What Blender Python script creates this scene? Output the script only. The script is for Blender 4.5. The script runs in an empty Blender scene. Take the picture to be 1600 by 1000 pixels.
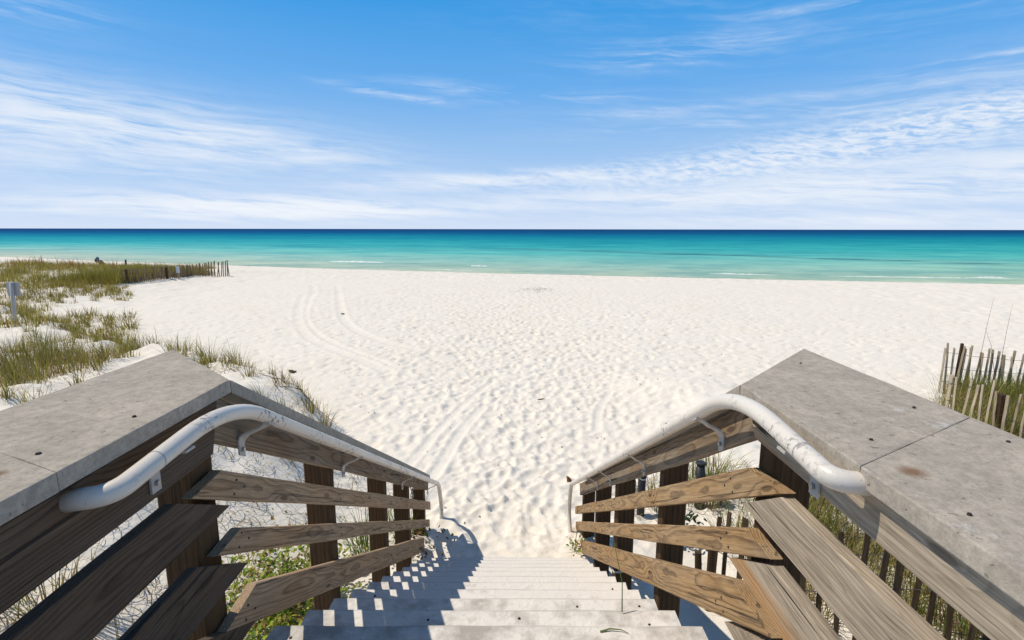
import bpy, bmesh, math, random
import numpy as np
from mathutils import Vector, Matrix
R = math.radians
random.seed(4); rng = np.random.default_rng(11)
scn = bpy.context.scene
col = scn.collection

# ------------------------------------------------------------------ scene / camera
cd = bpy.data.cameras.new('camera'); cam = bpy.data.objects.new('camera', cd); col.objects.link(cam)
PITCH = math.atan(142/820.)
cam.matrix_world = Matrix.Rotation(math.pi/2-PITCH, 4, 'X') @ Matrix.Rotation(R(0.09), 4, 'Z')
cd.sensor_width = 36; cd.lens = 36*820/1600.; cd.clip_start = .05; cd.clip_end = 200000
scn.camera = cam
scn.view_settings.view_transform = 'Standard'; scn.view_settings.look = 'None'
scn.view_settings.gamma = 1; scn.view_settings.exposure = 0.0
scn.cycles.max_bounces = 8; scn.cycles.diffuse_bounces = 4; scn.cycles.caustics_reflective = False

# ------------------------------------------------------------------ node helper
class N:
    def __init__(s, tree): s.t = tree; s.n = tree.nodes; s.l = tree.links
    def node(s, typ, **kw):
        n = s.n.new(typ)
        for k, v in kw.items(): setattr(n, k, v)
        return n
    def set(s, sock, v):
        if isinstance(v, bpy.types.NodeSocket): s.l.new(v, sock)
        elif v is not None:
            if isinstance(v, (tuple, list)) and len(v) == 3 and sock.type == 'RGBA': v = (*v, 1)
            sock.default_value = v
    def m(s, op, a, b=None, c=None, clamp=False):
        n = s.node('ShaderNodeMath', operation=op, use_clamp=clamp)
        s.set(n.inputs[0], a)
        if b is not None: s.set(n.inputs[1], b)
        if c is not None: s.set(n.inputs[2], c)
        return n.outputs[0]
    def vm(s, op, a, b=None, sc=None):
        n = s.node('ShaderNodeVectorMath', operation=op)
        s.set(n.inputs[0], a)
        if b is not None: s.set(n.inputs[1], b)
        if sc is not None: s.set(n.inputs['Scale'], sc)
        return n.outputs['Value'] if op in ('LENGTH', 'DOT_PRODUCT', 'DISTANCE') else n.outputs[0]
    def sep(s, v):
        n = s.node('ShaderNodeSeparateXYZ'); s.set(n.inputs[0], v); return n.outputs
    def comb(s, x, y, z):
        n = s.node('ShaderNodeCombineXYZ')
        for i, v in enumerate((x, y, z)): s.set(n.inputs[i], v)
        return n.outputs[0]
    def noise(s, v, scale, detail=2, rough=.5, dist=0, out=0):
        n = s.node('ShaderNodeTexNoise'); s.set(n.inputs['Vector'], v)
        s.set(n.inputs['Scale'], scale); n.inputs['Detail'].default_value = detail
        n.inputs['Roughness'].default_value = rough; n.inputs['Distortion'].default_value = dist
        return n.outputs[out]
    def ramp(s, f, stops, interp='LINEAR'):
        n = s.node('ShaderNodeValToRGB'); s.set(n.inputs[0], f)
        cr = n.color_ramp; cr.interpolation = interp
        while len(cr.elements) < len(stops): cr.elements.new(.5)
        for e, (p, c) in zip(cr.elements, stops):
            e.position = p
            e.color = (c, c, c, 1) if isinstance(c, (int, float)) else (*c, 1)
        return n.outputs[0]
    def mix(s, f, a, b, mode='MIX'):
        n = s.node('ShaderNodeMix', data_type='RGBA', blend_type=mode)
        s.set(n.inputs[0], f); s.set(n.inputs[6], a); s.set(n.inputs[7], b); return n.outputs[2]
    def rng(s, v, a, b, c=0., d=1.):
        n = s.node('ShaderNodeMapRange'); s.set(n.inputs[0], v)
        for i, q in enumerate((a, b, c, d)): n.inputs[i+1].default_value = q
        return n.outputs[0]
    def bump(s, h, strength=.3, dist=.01, normal=None):
        n = s.node('ShaderNodeBump'); s.set(n.inputs['Height'], h)
        n.inputs['Strength'].default_value = strength; n.inputs['Distance'].default_value = dist
        if normal is not None: s.set(n.inputs['Normal'], normal)
        return n.outputs[0]

def material(name):
    m = bpy.data.materials.new(name); m.use_nodes = True
    h = N(m.node_tree); b = h.n['Principled BSDF']
    return m, h, b
def setb(h, b, base=None, rough=None, normal=None, spec=None, metal=None):
    if base is not None: h.set(b.inputs['Base Color'], base)
    if rough is not None: h.set(b.inputs['Roughness'], rough)
    if normal is not None: h.set(b.inputs['Normal'], normal)
    if spec is not None: h.set(b.inputs['Specular IOR Level'], spec)
    if metal is not None: h.set(b.inputs['Metallic'], metal)
def objcoord(h): return h.node('ShaderNodeTexCoord').outputs['Object']
def poscoord(h): return h.node('ShaderNodeNewGeometry').outputs['Position']

# ------------------------------------------------------------------ sun and sky
SUNDIR = Vector((.55, -.14, -.825)).normalized()          # the way the light travels
elev = math.asin(-SUNDIR.z)
sl = bpy.data.lights.new('sun', 'SUN'); sl.energy = 3.75; sl.angle = R(.55); sl.color = (1, .915, .785)
so = bpy.data.objects.new('sun', sl); col.objects.link(so)
so.rotation_euler = SUNDIR.to_track_quat('-Z', 'Y').to_euler()
so.location = (-30, 12, 60)

w = bpy.data.worlds.new('World'); scn.world = w; w.use_nodes = True
h = N(w.node_tree)
bg = h.n['Background']
sky = h.node('ShaderNodeTexSky', sky_type='NISHITA')
sky.sun_disc = False; sky.sun_elevation = elev
sky.sun_rotation = math.atan2(-SUNDIR.x, -SUNDIR.y)
sky.altitude = 0; sky.air_density = 1.0; sky.dust_density = .25; sky.ozone_density = 3.0
d = h.node('ShaderNodeTexCoord').outputs['Generated']
dx, dy, dz = h.sep(d)
azi = h.m('MULTIPLY', h.m('ARCTAN2', dx, dy), 57.2958)
ele = h.m('MULTIPLY', h.m('ARCSINE', dz), 57.2958)
grad = h.ramp(h.m('DIVIDE', ele, 90.), [(0, (.59, .725, .955)), (.022, (.51, .675, .94)), (.055, (.42, .615, .915)), (.10, (.295, .535, .885)), (.155, (.140, .425, .865)), (.235, (.042, .335, .80)), (.36, (.040, .19, .48)), (.6, (.048, .10, .215)), (1, (.050, .082, .155))])
SKYK = .105
base = h.mix(.93, sky.outputs[0], h.vm('SCALE', grad, sc=1/SKYK))
# cirrus: soft patches in azimuth / elevation broken up by stretched noise
def blob(a, e, sa, se, rot, wgt):
    ca, sn = math.cos(R(rot)), math.sin(R(rot))
    da, de = h.m('SUBTRACT', azi, a), h.m('SUBTRACT', ele, e)
    u = h.m('ADD', h.m('MULTIPLY', da, ca/sa), h.m('MULTIPLY', de, sn/sa))
    v = h.m('SUBTRACT', h.m('MULTIPLY', de, ca/se), h.m('MULTIPLY', da, sn/se))
    r2 = h.m('ADD', h.m('MULTIPLY', u, u), h.m('MULTIPLY', v, v))
    return h.m('MULTIPLY', h.m('POWER', 2.718, h.m('MULTIPLY', r2, -1)), wgt)
def total(bl):
    t = None
    for b_ in bl:
        x = blob(*b_); t = x if t is None else h.m('ADD', t, x)
    return t
veil = total([(-40, 8.6, 17, 2.6, -3, 1.0), (-27, 7.8, 13, 1.4, -4, .6), (-24, 2.0, 15, .95, 0, 2.6), (-42, 5, 13, 1.4, 0, .3), (-1, 5.0, 14, .75, 2, 1.25), (38, 4.2, 16, 1.8, 2, 1.3), (15, 3.0, 18, .9, 0, 1.0), (34, .8, 22, .7, 0, .7), (95, 9, 40, 5, 0, .8), (-110, 12, 40, 6, 0, .8), (180, 10, 60, 5, 0, .6)])
fib = total([(-12.3, 13.1, 5, .38, -6, .85), (-6, 13.9, 7, .6, -4, .4), (16.5, 16.6, 9, 1.3, 2, .42), (29, 18.8, 7, .4, 0, .4), (41, 13.0, 6, .3, 1, .7), (-41, 16.2, 5, .9, 3, .35), (16, 11.5, 12, .6, 0, .35), (6, 13, 9, .6, 0, .3), (24, 10.2, 14, .6, 2, .45), (38, 11.8, 9, .9, 2, .3), (12, 20, 16, 2, 0, .08), (38, 17, 12, 1.6, 3, .12)])
rip = total([(34, 7.6, 17, 1.9, 7, 1.0), (22, 6.3, 13, 1.2, 7, .85), (43, 9.2, 9, 1.2, 4, .9), (5, 5.6, 9, .7, 5, .6)])
wv = h.noise(h.comb(h.m('MULTIPLY', azi, .06), h.m('MULTIPLY', ele, .16), 0.), 1., 3, .55, out=1)
wx, wy, wz = h.sep(wv)
az2 = h.m('ADD', azi, h.m('MULTIPLY', wx, 9)); el2 = h.m('ADD', ele, h.m('MULTIPLY', wy, 2.6))
el2 = h.m('ADD', el2, h.m('MULTIPLY', az2, .05))
n_st = h.noise(h.comb(h.m('MULTIPLY', az2, .085), h.m('MULTIPLY', el2, 1.15), 2.), 1., 6, .62)
n_fine = h.noise(h.comb(h.m('ADD', h.m('MULTIPLY', az2, .42), h.m('MULTIPLY', ele, .5)), h.m('MULTIPLY', el2, 2.1), 5.), 1., 4, .6)
n_rip = h.noise(h.comb(h.m('ADD', h.m('MULTIPLY', azi, .75), h.m('MULTIPLY', el2, .5)), h.m('MULTIPLY', el2, 3.0), 9.), 1., 4, .6, dist=.4)
streak = h.rng(n_st, .38, .68)
c1 = h.m('MULTIPLY', veil, h.m('ADD', h.m('MULTIPLY', streak, .95), h.m('MULTIPLY', h.rng(n_fine, .35, .75), .40)))
c2 = h.m('MULTIPLY', fib, h.m('MULTIPLY', h.rng(n_st, .42, .70), h.m('ADD', .35, h.rng(n_fine, .3, .7))))
c3 = h.m('MULTIPLY', rip, h.m('ADD', h.m('MULTIPLY', h.rng(n_rip, .40, .68), .72), h.m('MULTIPLY', streak, .18)))
lowveil = h.m('MULTIPLY', h.m('POWER', 2.718, h.m('MULTIPLY', h.m('ABSOLUTE', ele), -.9)), .16)
cl = h.m('ADD', h.m('ADD', c1, c2), h.m('ADD', c3, lowveil))
cl = h.m('MULTIPLY', h.m('SUBTRACT', 1., h.m('POWER', 2.718, h.m('MULTIPLY', cl, -1.35))), .95, clamp=True)
CLOUD = (8.75, 9.0, 9.4)
skyc = h.mix(cl, base, CLOUD)
h.l.new(skyc, bg.inputs['Color']); bg.inputs['Strength'].default_value = SKYK

# ------------------------------------------------------------------ terrain
def S(t):
    t = np.clip(t, 0, 1); return t*t*(3-2*t)
def vnoise(x, y, seed=0):
    xi = np.floor(x).astype(np.int64); yi = np.floor(y).astype(np.int64)
    fx = x-xi; fy = y-yi; fx = fx*fx*(3-2*fx); fy = fy*fy*(3-2*fy)
    def hsh(a, b):
        n = (a*374761393 + b*668265263 + seed*974711) & 0xffffffff
        n = ((n ^ (n >> 13))*1274126177) & 0xffffffff
        return ((n ^ (n >> 16)) & 0xffff)/65535.
    return (hsh(xi, yi)*(1-fx)+hsh(xi+1, yi)*fx)*(1-fy) + (hsh(xi, yi+1)*(1-fx)+hsh(xi+1, yi+1)*fx)*fy
def fbm(x, y, o=4, seed=0):
    s = 0; a = .5
    for k in range(o): s = s+a*(vnoise(x*2**k+k*17.3, y*2**k-k*9.1, seed+k)-.5); a *= .5
    return s
SEA = -4.3
def shore(x):
    xc = np.clip(x, -95, 75)
    return 49.8-.2848*xc+.001337*xc*xc
def H(x, y):
    x = np.asarray(x, float); y = np.asarray(y, float)
    q = shore(x)-y
    z = SEA+np.where(q > 0, 1.2*(1-np.exp(-np.clip(q, 0, 200)/11.)), q*.06)
    z = z+np.where(q > 0, .10*np.exp(-((q-5)/3.)**2), 0)
    z = z+.10*fbm(x*.25, y*.25, 3, 5)*S(q/6)
    # near dune on the left
    L = np.where(x > -3.6, 8.7+(x+3.6)*-1.1, 8.7+(-3.6-x)*.72)
    nd = S((-x-1.25+.3*fbm(x*.9, y*.9, 3, 8))/2.6)*S((L-y+1.1*fbm(x*.6, y*.6, 3, 9))/.95)
    z = z+nd*((.78-.30*S((-x-5.5)/5.))+.5*fbm(x*.7, y*.7, 4, 2))
    # far dune on the left
    e = 20.5+.6*np.sin(y*.4)
    fd = S((-x-e+3)/4.5)*S((y-18)/5.)*S((45-.1*x-y)/8.)
    z = z+fd*(.30+.5*fbm(x*.25, y*.25, 4, 3))
    # fenced mound on the right
    md = S((x-1.6)/2.)*S((10.3-.25*(x-8)-y)/1.8)
    z = z+md*(.22+.35*fbm(x*.8, y*.8, 4, 4))
    # sand heaped by the foot of the stairs
    z = z+.10*np.exp(-((np.abs(x+.08)-1.05)/.5)**2-((y-4.4)/.8)**2)
    st = S((1.0-np.abs(x+.08))/.25)*S((5.2-y)/.9)
    z = z*(1-st)+st*(-3.075)
    return z

# footprints and wheel tracks stamped into a fine height raster
RX0, RX1, RY0, RY1, RS = -16., 18., 3.6, 36., .02
rw, rh = int((RX1-RX0)/RS), int((RY1-RY0)/RS)
ras = np.zeros((rh, rw), np.float32)
def stamp(cx, cy, ang, ln, wd, dep):
    rad = ln*1.5; k = int(rad/RS)+1
    ix, iy = int((cx-RX0)/RS), int((cy-RY0)/RS)
    x0, x1, y0, y1 = max(ix-k, 0), min(ix+k+1, rw), max(iy-k, 0), min(iy+k+1, rh)
    if x0 >= x1 or y0 >= y1: return
    gx = (np.arange(x0, x1)*RS+RX0-cx)[None, :]; gy = (np.arange(y0, y1)*RS+RY0-cy)[:, None]
    u = gx*math.cos(ang)+gy*math.sin(ang); v = -gx*math.sin(ang)+gy*math.cos(ang)
    wd2 = wd*(1+.22*np.clip(u/ln, -1, 1))
    r = np.sqrt((u/ln)**2+(v/wd2)**2)
    th = np.arctan2(v, u); f1 = random.uniform(0, 6.3); f2 = random.uniform(0, 6.3)
    r = r/(1+.13*np.sin(2*th+f1)+.11*np.sin(3*th+f2)+.07*np.sin(5*th+f1*2))
    p = -np.exp(-r**7)*(1+.35*u/ln)+.55*np.exp(-((r-1.22)/.22)**2)*(1-.5*u/ln)
    b = ras[y0:y1, x0:x1]
    wgt = np.exp(-(r/1.2)**4)
    ras[y0:y1, x0:x1] = b*(1-.6*wgt)+p*dep
def funnel(x, y): return abs(x) < 1.1+(y-4.6)*.75
for i in range(12500):
    cy = RY0+(RY1-RY0)*random.random()**1.5
    if random.random() < .33: cx = random.gauss(0, .55+(cy-3.5)*.22)
    else: cx = RX0+(RX1-RX0)*random.random()
    ang = math.pi/2+math.atan2(-cx*.5, max(cy-2, 1))*1.0+random.gauss(0, .55)
    if random.random() < .5: ang += math.pi
    if random.random() < .12: ang += random.gauss(0, 1)
    near = math.exp(-max(cy-5, 0)/9.)*math.exp(-(cx/(.9+.22*cy))**2)
    dep = (.012+.024*near+.019*min(max((cy-7)/9, 0), 1))*random.uniform(.4, 1.3)
    if cx < -3.2 and cy < 11: dep *= .35
    sc = random.uniform(.75, 1.15)
    dep *= .35+.65*min(max((cy-4.5)/1.0, 0), 1)
    stamp(cx, cy, ang, .155*sc, .075*sc, dep)
def track(pts, width, dep):
    P = [Vector(p) for p in pts]
    for a, b in zip(P[:-1], P[1:]):
        n = max(2, int((b-a).length/.05))
        for i in range(n):
            c = a.lerp(b, i/n); k = int(.5/RS)
            ix, iy = int((c.x-RX0)/RS), int((c.y-RY0)/RS)
            x0, x1, y0, y1 = max(ix-k, 0), min(ix+k+1, rw), max(iy-k, 0), min(iy+k+1, rh)
            if x0 >= x1 or y0 >= y1: continue
            gx = (np.arange(x0, x1)*RS+RX0-c.x)[None, :]; gy = (np.arange(y0, y1)*RS+RY0-c.y)[:, None]
            t = (b-a).normalized(); v = np.abs(-gx*t.y+gy*t.x); u = gx*t.x+gy*t.y
            f = np.exp(-(u/.08)**2)*np.clip(1.9-v/width, 0, 1)
            f = np.clip(f*1.3, 0, 1)*.75
            tgt = -dep*np.exp(-(v/width)**6)+dep*.9*np.exp(-((v/width-1.35)/.25)**2)
            ras[y0:y1, x0:x1] = ras[y0:y1, x0:x1]*(1-f)+tgt*f
def chaikin(p, n=3):
    for _ in range(n):
        q = [p[0]]
        for a, b in zip(p[:-1], p[1:]):
            q += [(a[0]*.75+b[0]*.25, a[1]*.75+b[1]*.25), (a[0]*.25+b[0]*.75, a[1]*.25+b[1]*.75)]
        p = q+[p[-1]]
    return p
track(chaikin([(-15.2, 33.7), (-12.0, 31.6), (-10.1, 26.6), (-9.1, 23), (-7.87, 19.4), (-6.7, 16.8), (-5.5, 14.8), (-3.86, 12.8), (-2.77, 11.6)]), .17, .020)
track(chaikin([(-10.2, 25.5), (-9.77, 24.1), (-8.06, 19.4), (-6.66, 16.2), (-5.2, 13.9), (-3.7, 12.4), (-2.88, 11.4)]), .15, .018)
track(chaikin([(-10.2, 30.5), (-8, 24.1), (-6.4, 19.4), (-5.3, 16.8), (-3.8, 14.6), (-2.6, 13.6)]), .16, .022)
for P_, w_ in (([(-1.5, 6.2), (-1.37, 6.6), (-1.08, 8.4), (-.52, 10.3)], .075), ([(-1.0, 6.3), (-.97, 6.5), (-.81, 7.85), (-.55, 8.9)], .085), ([(1.35, 7.9), (1.5, 8.8), (1.9, 9.8)], .07)):
    track(chaikin(P_), w_, .019)
def blur(a):
    a = (np.roll(a, 1, 0)+2*a+np.roll(a, -1, 0))/4; return (np.roll(a, 1, 1)+2*a+np.roll(a, -1, 1))/4
ras = .35*ras+.65*blur(ras)
def detail(x, y):
    fx = (x-RX0)/RS; fy = (y-RY0)/RS
    inside = (fx > 2) & (fx < rw-3) & (fy > 2) & (fy < rh-3)
    ix = np.clip(fx.astype(int), 0, rw-2); iy = np.clip(fy.astype(int), 0, rh-2)
    ax = np.clip(fx-ix, 0, 1); ay = np.clip(fy-iy, 0, 1)
    v = (ras[iy, ix]*(1-ax)+ras[iy, ix+1]*ax)*(1-ay)+(ras[iy+1, ix]*(1-ax)+ras[iy+1, ix+1]*ax)*ay
    edge = S(np.minimum(np.minimum(fx, rw-fx), np.minimum(fy, rh-fy))*RS/1.5)
    q = shore(x)-y
    amp = S((q-1.5)/5)*np.where((x < -1.0) & (y < 7), 1-.55*S((-x-1.0)/.8), 1.)
    far = .10*fbm(x*2.3, y*1.7, 3, 21)+.11*fbm(x*4.2, y*3., 2, 31)
    nearn = .04*fbm(x*1.7, y*1.7, 3, 41)+.020*fbm(x*8, y*7, 3, 51)+.05*np.abs(fbm(x*3.6, y*3.2, 4, 57))
    k = edge*inside
    return amp*(np.where(inside, v, 0)*k+nearn*k+far*(1-k))
def ground(x, y):
    x = np.atleast_1d(np.asarray(x, float)); y = np.atleast_1d(np.asarray(y, float))
    return H(x, y)+detail(x, y)
def gz(x, y): return float(H(np.array([x]), np.array([y]))[0])

def grid_mesh(name, X, Y, Z, m):
    nr, nc = X.shape
    co = np.stack([X, Y, Z], -1).reshape(-1, 3).astype(np.float32)
    i = np.arange(nr*nc).reshape(nr, nc)
    q = np.stack([i[:-1, :-1], i[:-1, 1:], i[1:, 1:], i[1:, :-1]], -1).reshape(-1, 4)
    return np_mesh(name, co, q, m)
def np_mesh(name, co, q, m, smooth=True, colr=None, parent=None):
    me = bpy.data.meshes.new(name)
    k = q.shape[1]
    me.vertices.add(len(co)); me.vertices.foreach_set('co', np.ascontiguousarray(co, np.float32).ravel())
    me.loops.add(q.size); me.loops.foreach_set('vertex_index', q.ravel().astype(np.int32))
    me.polygons.add(len(q)); me.polygons.foreach_set('loop_start', (np.arange(len(q))*k).astype(np.int32))
    me.polygons.foreach_set('loop_total', np.full(len(q), k, np.int32))
    me.polygons.foreach_set('use_smooth', np.full(len(q), smooth, bool))
    if colr is not None:
        at = me.color_attributes.new('tone', 'FLOAT_COLOR', 'POINT')
        at.data.foreach_set('color', np.ascontiguousarray(colr, np.float32).ravel())
    me.update(calc_edges=True); me.validate()
    me.materials.append(m)
    o = bpy.data.objects.new(name, me); col.objects.link(o)
    if parent is not None: put(o, parent, Matrix())
    return o

def tag(o, label=None, cat=None, group=None, kind=None):
    for k, v in (('label', label), ('category', cat), ('group', group), ('kind', kind)):
        if v: o[k] = v
    return o
def empty(name, loc, label, cat, group=None):
    e = bpy.data.objects.new(name, None); col.objects.link(e); e.location = loc
    e.empty_display_size = .2
    return tag(e, label, cat, group)
def origin_of(p):
    v = Vector(p.location)
    return v
def put(o, parent, world):
    """parent o so that it keeps its world matrix (thing empties are never rotated)"""
    M = Matrix.Translation(parent.location) if parent.parent is None else WORLD[parent]
    o.parent = parent
    o.matrix_parent_inverse = Matrix()
    o.matrix_basis = M.inverted() @ world
    WORLD[o] = world
WORLD = {}

# --- sand
def make_sand_material():
    m, h, b = material('white_sand')
    p = poscoord(h)
    n1 = h.noise(p, .35, 4, .55); n2 = h.noise(p, 6., 4, .6); n3 = h.noise(p, 60., 3, .7)
    c = h.mix(n1, (.825, .75, .635), (.875, .815, .715))
    c = h.mix(h.rng(n2, .3, .7, 0., .35), c, (.79, .72, .625))
    # damp strip next to the water
    x, y, z = h.sep(p)
    damp = h.rng(h.m('ADD', z, h.m('MULTIPLY', h.m('SUBTRACT', n1, .5), .12)), SEA+.30, SEA+.03)
    c = h.mix(h.m('MULTIPLY', damp, .55, clamp=True), c, (.56, .48, .37))
    speck = h.ramp(h.noise(p, 14., 2, .5), [(.70, 0.), (.76, 1.)])
    c = h.mix(h.m('MULTIPLY', speck, .12), c, (.50, .42, .32))
    hh = h.m('ADD', h.m('MULTIPLY', n2, .6), h.m('MULTIPLY', n3, .12))
    big = h.noise(h.vm('MULTIPLY', p, (1., 1.1, 1.)), 16., 3, .55)
    nb = h.bump(h.m('ADD', hh, h.m('MULTIPLY', big, .6)), .5, .035)
    setb(h, b, c, .95, nb, .1)
    return m
M_SAND = make_sand_material()
us = np.linspace(-1.25, 1.25, 760)
us = us*(.55+.45*np.abs(us)/1.25)
ys = list(np.arange(-7, 2.4, .3))
y = 2.4
while y < 135:
    ys.append(y); y += max(.021, .0046*y)
ys = np.array(ys)
X = us[None, :]*(np.maximum(ys, 2.5)*1.25+5.)[:, None]; Y = np.repeat(ys[:, None], len(us), 1)
sand = grid_mesh('beach_sand', X, Y, H(X, Y)+detail(X, Y), M_SAND)
tag(sand, 'white sand beach with footprints', kind='structure')

# --- sea
def make_sea_material():
    m, h, b = material('sea_water')
    p = poscoord(h); x, y, z = h.sep(p)
    xc = h.m('MINIMUM', h.m('MAXIMUM', x, -95.), 75.)
    ysh = h.m('ADD', h.m('ADD', 49.8, h.m('MULTIPLY', xc, -.2848)), h.m('MULTIPLY', h.m('MULTIPLY', xc, xc), .001337))
    q = h.m('SUBTRACT', y, ysh)
    wob = h.noise(h.vm('MULTIPLY', p, (.012, .05, 0.)), 1., 4, .6)
    wob2 = h.noise(h.vm('MULTIPLY', p, (.05, .3, 0.)), 1., 4, .6)
    q2 = h.m('MULTIPLY', h.m('MAXIMUM', q, .3), h.m('ADD', .33, h.m('ADD', h.m('MULTIPLY', wob, .6), h.m('MULTIPLY', wob2, .3))))
    lg = h.m('DIVIDE', h.m('LOGARITHM', h.m('MAXIMUM', q2, 1.), 10.), 4.)   # 1 m..10 km
    c = h.ramp(lg, [(0, (.56, .58, .47)), (.15, (.49, .58, .47)), (.226, (.45, .58, .49)), (.32, (.29, .55, .50)), (.386, (.14, .51, .495)), (.448, (.058, .425, .45)), (.513, (.022, .325, .395)), (.585, (.007, .205, .335)), (.645, (.006, .115, .265)), (.72, (.007, .075, .215)), (1, (.009, .058, .17))])
    # greener to the right, bluer to the left
    side = h.rng(h.m('DIVIDE', x, h.m('ADD', h.m('MAXIMUM', y, 1.), 1.)), -.8, 1.0)
    c = h.mix(h.m('MULTIPLY', side, .5), c, h.mix(1., c, (.72, .97, .80), 'MULTIPLY'))
    # dark weed band along the trough off the beach
    wv = h.noise(h.vm('MULTIPLY', p, (.04, .04, 0.)), 1., 3, .55)
    ln = h.m('SUBTRACT', h.m('ADD', y, h.m('MULTIPLY', x, .80)), h.m('ADD', 112., h.m('MULTIPLY', wv, 11.)))
    hw = h.m('ADD', 2.2, h.m('MULTIPLY', h.m('SUBTRACT', wob2, .4), 6.))
    band = h.m('POWER', 2.718, h.m('MULTIPLY', h.m('POWER', h.m('DIVIDE', h.m('ABSOLUTE', ln), 4.0), 2.), -1.))
    side2 = h.m('MULTIPLY', h.rng(x, -40., 35.), h.rng(x, 66., 58., .45, 1.))
    band = h.m('MULTIPLY', h.m('MULTIPLY', band, h.rng(wob2, .36, .56)), side2)
    c = h.mix(h.m('MULTIPLY', band, .95, clamp=True), c, (.055, .17, .22))
    # long darker and lighter patches farther out
    pt = h.noise(h.vm('MULTIPLY', p, (.006, .028, 0.)), 1., 5, .6)
    c = h.mix(h.m('MULTIPLY', h.rng(pt, .50, .68), .42), c, h.mix(1., c, (.45, .70, .82), 'MULTIPLY'))
    c = h.mix(h.m('MULTIPLY', h.rng(pt, .46, .32), .35), c, h.mix(1., c, (1.5, 1.22, 1.1), 'MULTIPLY'))
    # weed-green tinges and faint foam streaks in the shallows
    gr = h.ramp(h.noise(h.vm('MULTIPLY', p, (.09, .5, 0.)), 1., 3, .5), [(.60, 0.), (.70, 1.)])
    shal = h.rng(q, 22., 6.)
    c = h.mix(h.m('MULTIPLY', h.m('MULTIPLY', gr, shal), .45), c, (.33, .44, .20))
    fo = h.ramp(h.noise(h.vm('MULTIPLY', p, (.10, 1.3, 0.)), 1., 4, .6), [(.60, 0.), (.66, 1.)])
    c = h.mix(h.m('MULTIPLY', h.m('MULTIPLY', fo, h.rng(q, 12., 1.5)), .5), c, (.75, .76, .72))
    edge = h.rng(h.m('ADD', q, h.m('MULTIPLY', wob2, 1.6)), 1.6, .5)
    c = h.mix(h.m('MULTIPLY', edge, .6, clamp=True), c, (.72, .70, .62))
    rp0 = h.noise(h.vm('MULTIPLY', p, (.075, .115, 1.)), 1., 9, .74)
    c = h.mix(h.rng(rp0, .47, .60, 0., .75), c, h.mix(1., c, (.55, .74, .84), 'MULTIPLY'))  # ripple shading painted into the water colour, darker here, lighter below
    c = h.mix(h.rng(rp0, .47, .36, 0., .5), c, h.mix(1., c, (1.5, 1.2, 1.12), 'MULTIPLY'))
    rp = h.noise(h.vm('MULTIPLY', p, (.35, 1.3, 1.)), 1., 4, .6)
    rp2 = h.noise(h.vm('MULTIPLY', p, (.06, .28, 1.)), 1., 3, .6)
    c = h.mix(h.rng(rp2, .3, .7, 0., .25), c, h.mix(1., c, (.72, .86, .92), 'MULTIPLY'))
    nb = h.bump(h.m('ADD', h.m('MULTIPLY', rp, .35), rp2), .7, .5)
    df = h.node('ShaderNodeBsdfDiffuse'); h.set(df.inputs['Color'], c); h.set(df.inputs['Normal'], nb)
    gl = h.node('ShaderNodeBsdfGlossy'); gl.inputs['Roughness'].default_value = .32; h.set(gl.inputs['Normal'], nb)
    gl.inputs['Color'].default_value = (.8, .9, 1, 1)
    mx = h.node('ShaderNodeMixShader'); mx.inputs[0].default_value = .014
    h.l.new(df.outputs[0], mx.inputs[1]); h.l.new(gl.outputs[0], mx.inputs[2]); h.l.new(mx.outputs[0], h.n['Material Output'].inputs[0])
    return m
M_SEA = make_sea_material()
yy = np.concatenate([np.arange(30, 140, 1.0), 140*np.exp(np.linspace(0, math.log(60000/140.), 80))])
uu = np.linspace(-1, 1, 161)
X = uu[None, :]*(np.maximum(yy*2.0, 170.))[:, None]; Y = np.repeat(yy[:, None], len(uu), 1)
q = Y-shore(X)
Zs = SEA+.05*fbm(X*.08, Y*.3, 3, 61)*S((q-2)/6)*S((300-Y)/100)
sea = grid_mesh('sea_water', X, Y, Zs, M_SEA); tag(sea, 'turquoise sea deepening to blue at the horizon', kind='structure')

# small breaking waves near the shore
m, h, b = material('sea_foam')
p = poscoord(h); nf = h.noise(h.vm('MULTIPLY', p, (1.2, 3., 3.)), 1., 4, .65)
setb(h, b, h.mix(h.rng(nf, .35, .6), (.62, .70, .64), (.86, .86, .82)), .8, h.bump(nf, .6, .1), .2)
M_FOAM = m
def breaker(x0, y0, x1, y1, wid, hgt, label):
    n = max(24, int(math.hypot(x1-x0, y1-y0)*5)); t = np.linspace(0, 1, n)
    ks = np.linspace(-1, 1, 7)
    T, K = np.meshgrid(t, ks, indexing='ij')
    jit = fbm(T*n*.22+x0, T*0+y0, 3, 71)
    prof = np.sin(np.pi*np.clip(T, 0, 1))**.55*(.55+1.2*np.abs(jit)+.4*fbm(T*n*.6, T*0, 2, 5))
    Xb = x0+(x1-x0)*T; Yb = y0+(y1-y0)*T+K*wid*prof+jit*.7
    Zb = SEA-.02+hgt*prof*(1-K**2)+.05*fbm(T*n*.9, K*3, 2, 9)*(1-K**2)
    o = grid_mesh('breaking_wave', Xb, Yb, Zb, M_FOAM)
    return tag(o, label, 'wave', kind='stuff')
breaker(-24.6, 70.5, -16.3, 67.9, .6, .22, 'long thin white breaker near the left part of the shore')
breaker(-4.9, 61.9, -2.8, 61.8, .45, .2, 'short white breaker off the middle of the beach')
breaker(19.2, 51.6, 25.6, 50.0, .30, .16, 'thin pale foam line off the right part of the shore')
breaker(29, 49.0, 46, 46.6, .22, .12, 'very long thin foam line at the far right shore')
breaker(41.3, 47.5, 45.0, 47.6, .45, .2, 'white curl of foam at the far right edge of the water')
breaker(-10.8, 58.1, -3.5, 54.6, .14, .07, 'faint broken foam streak close to the sand')

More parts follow.
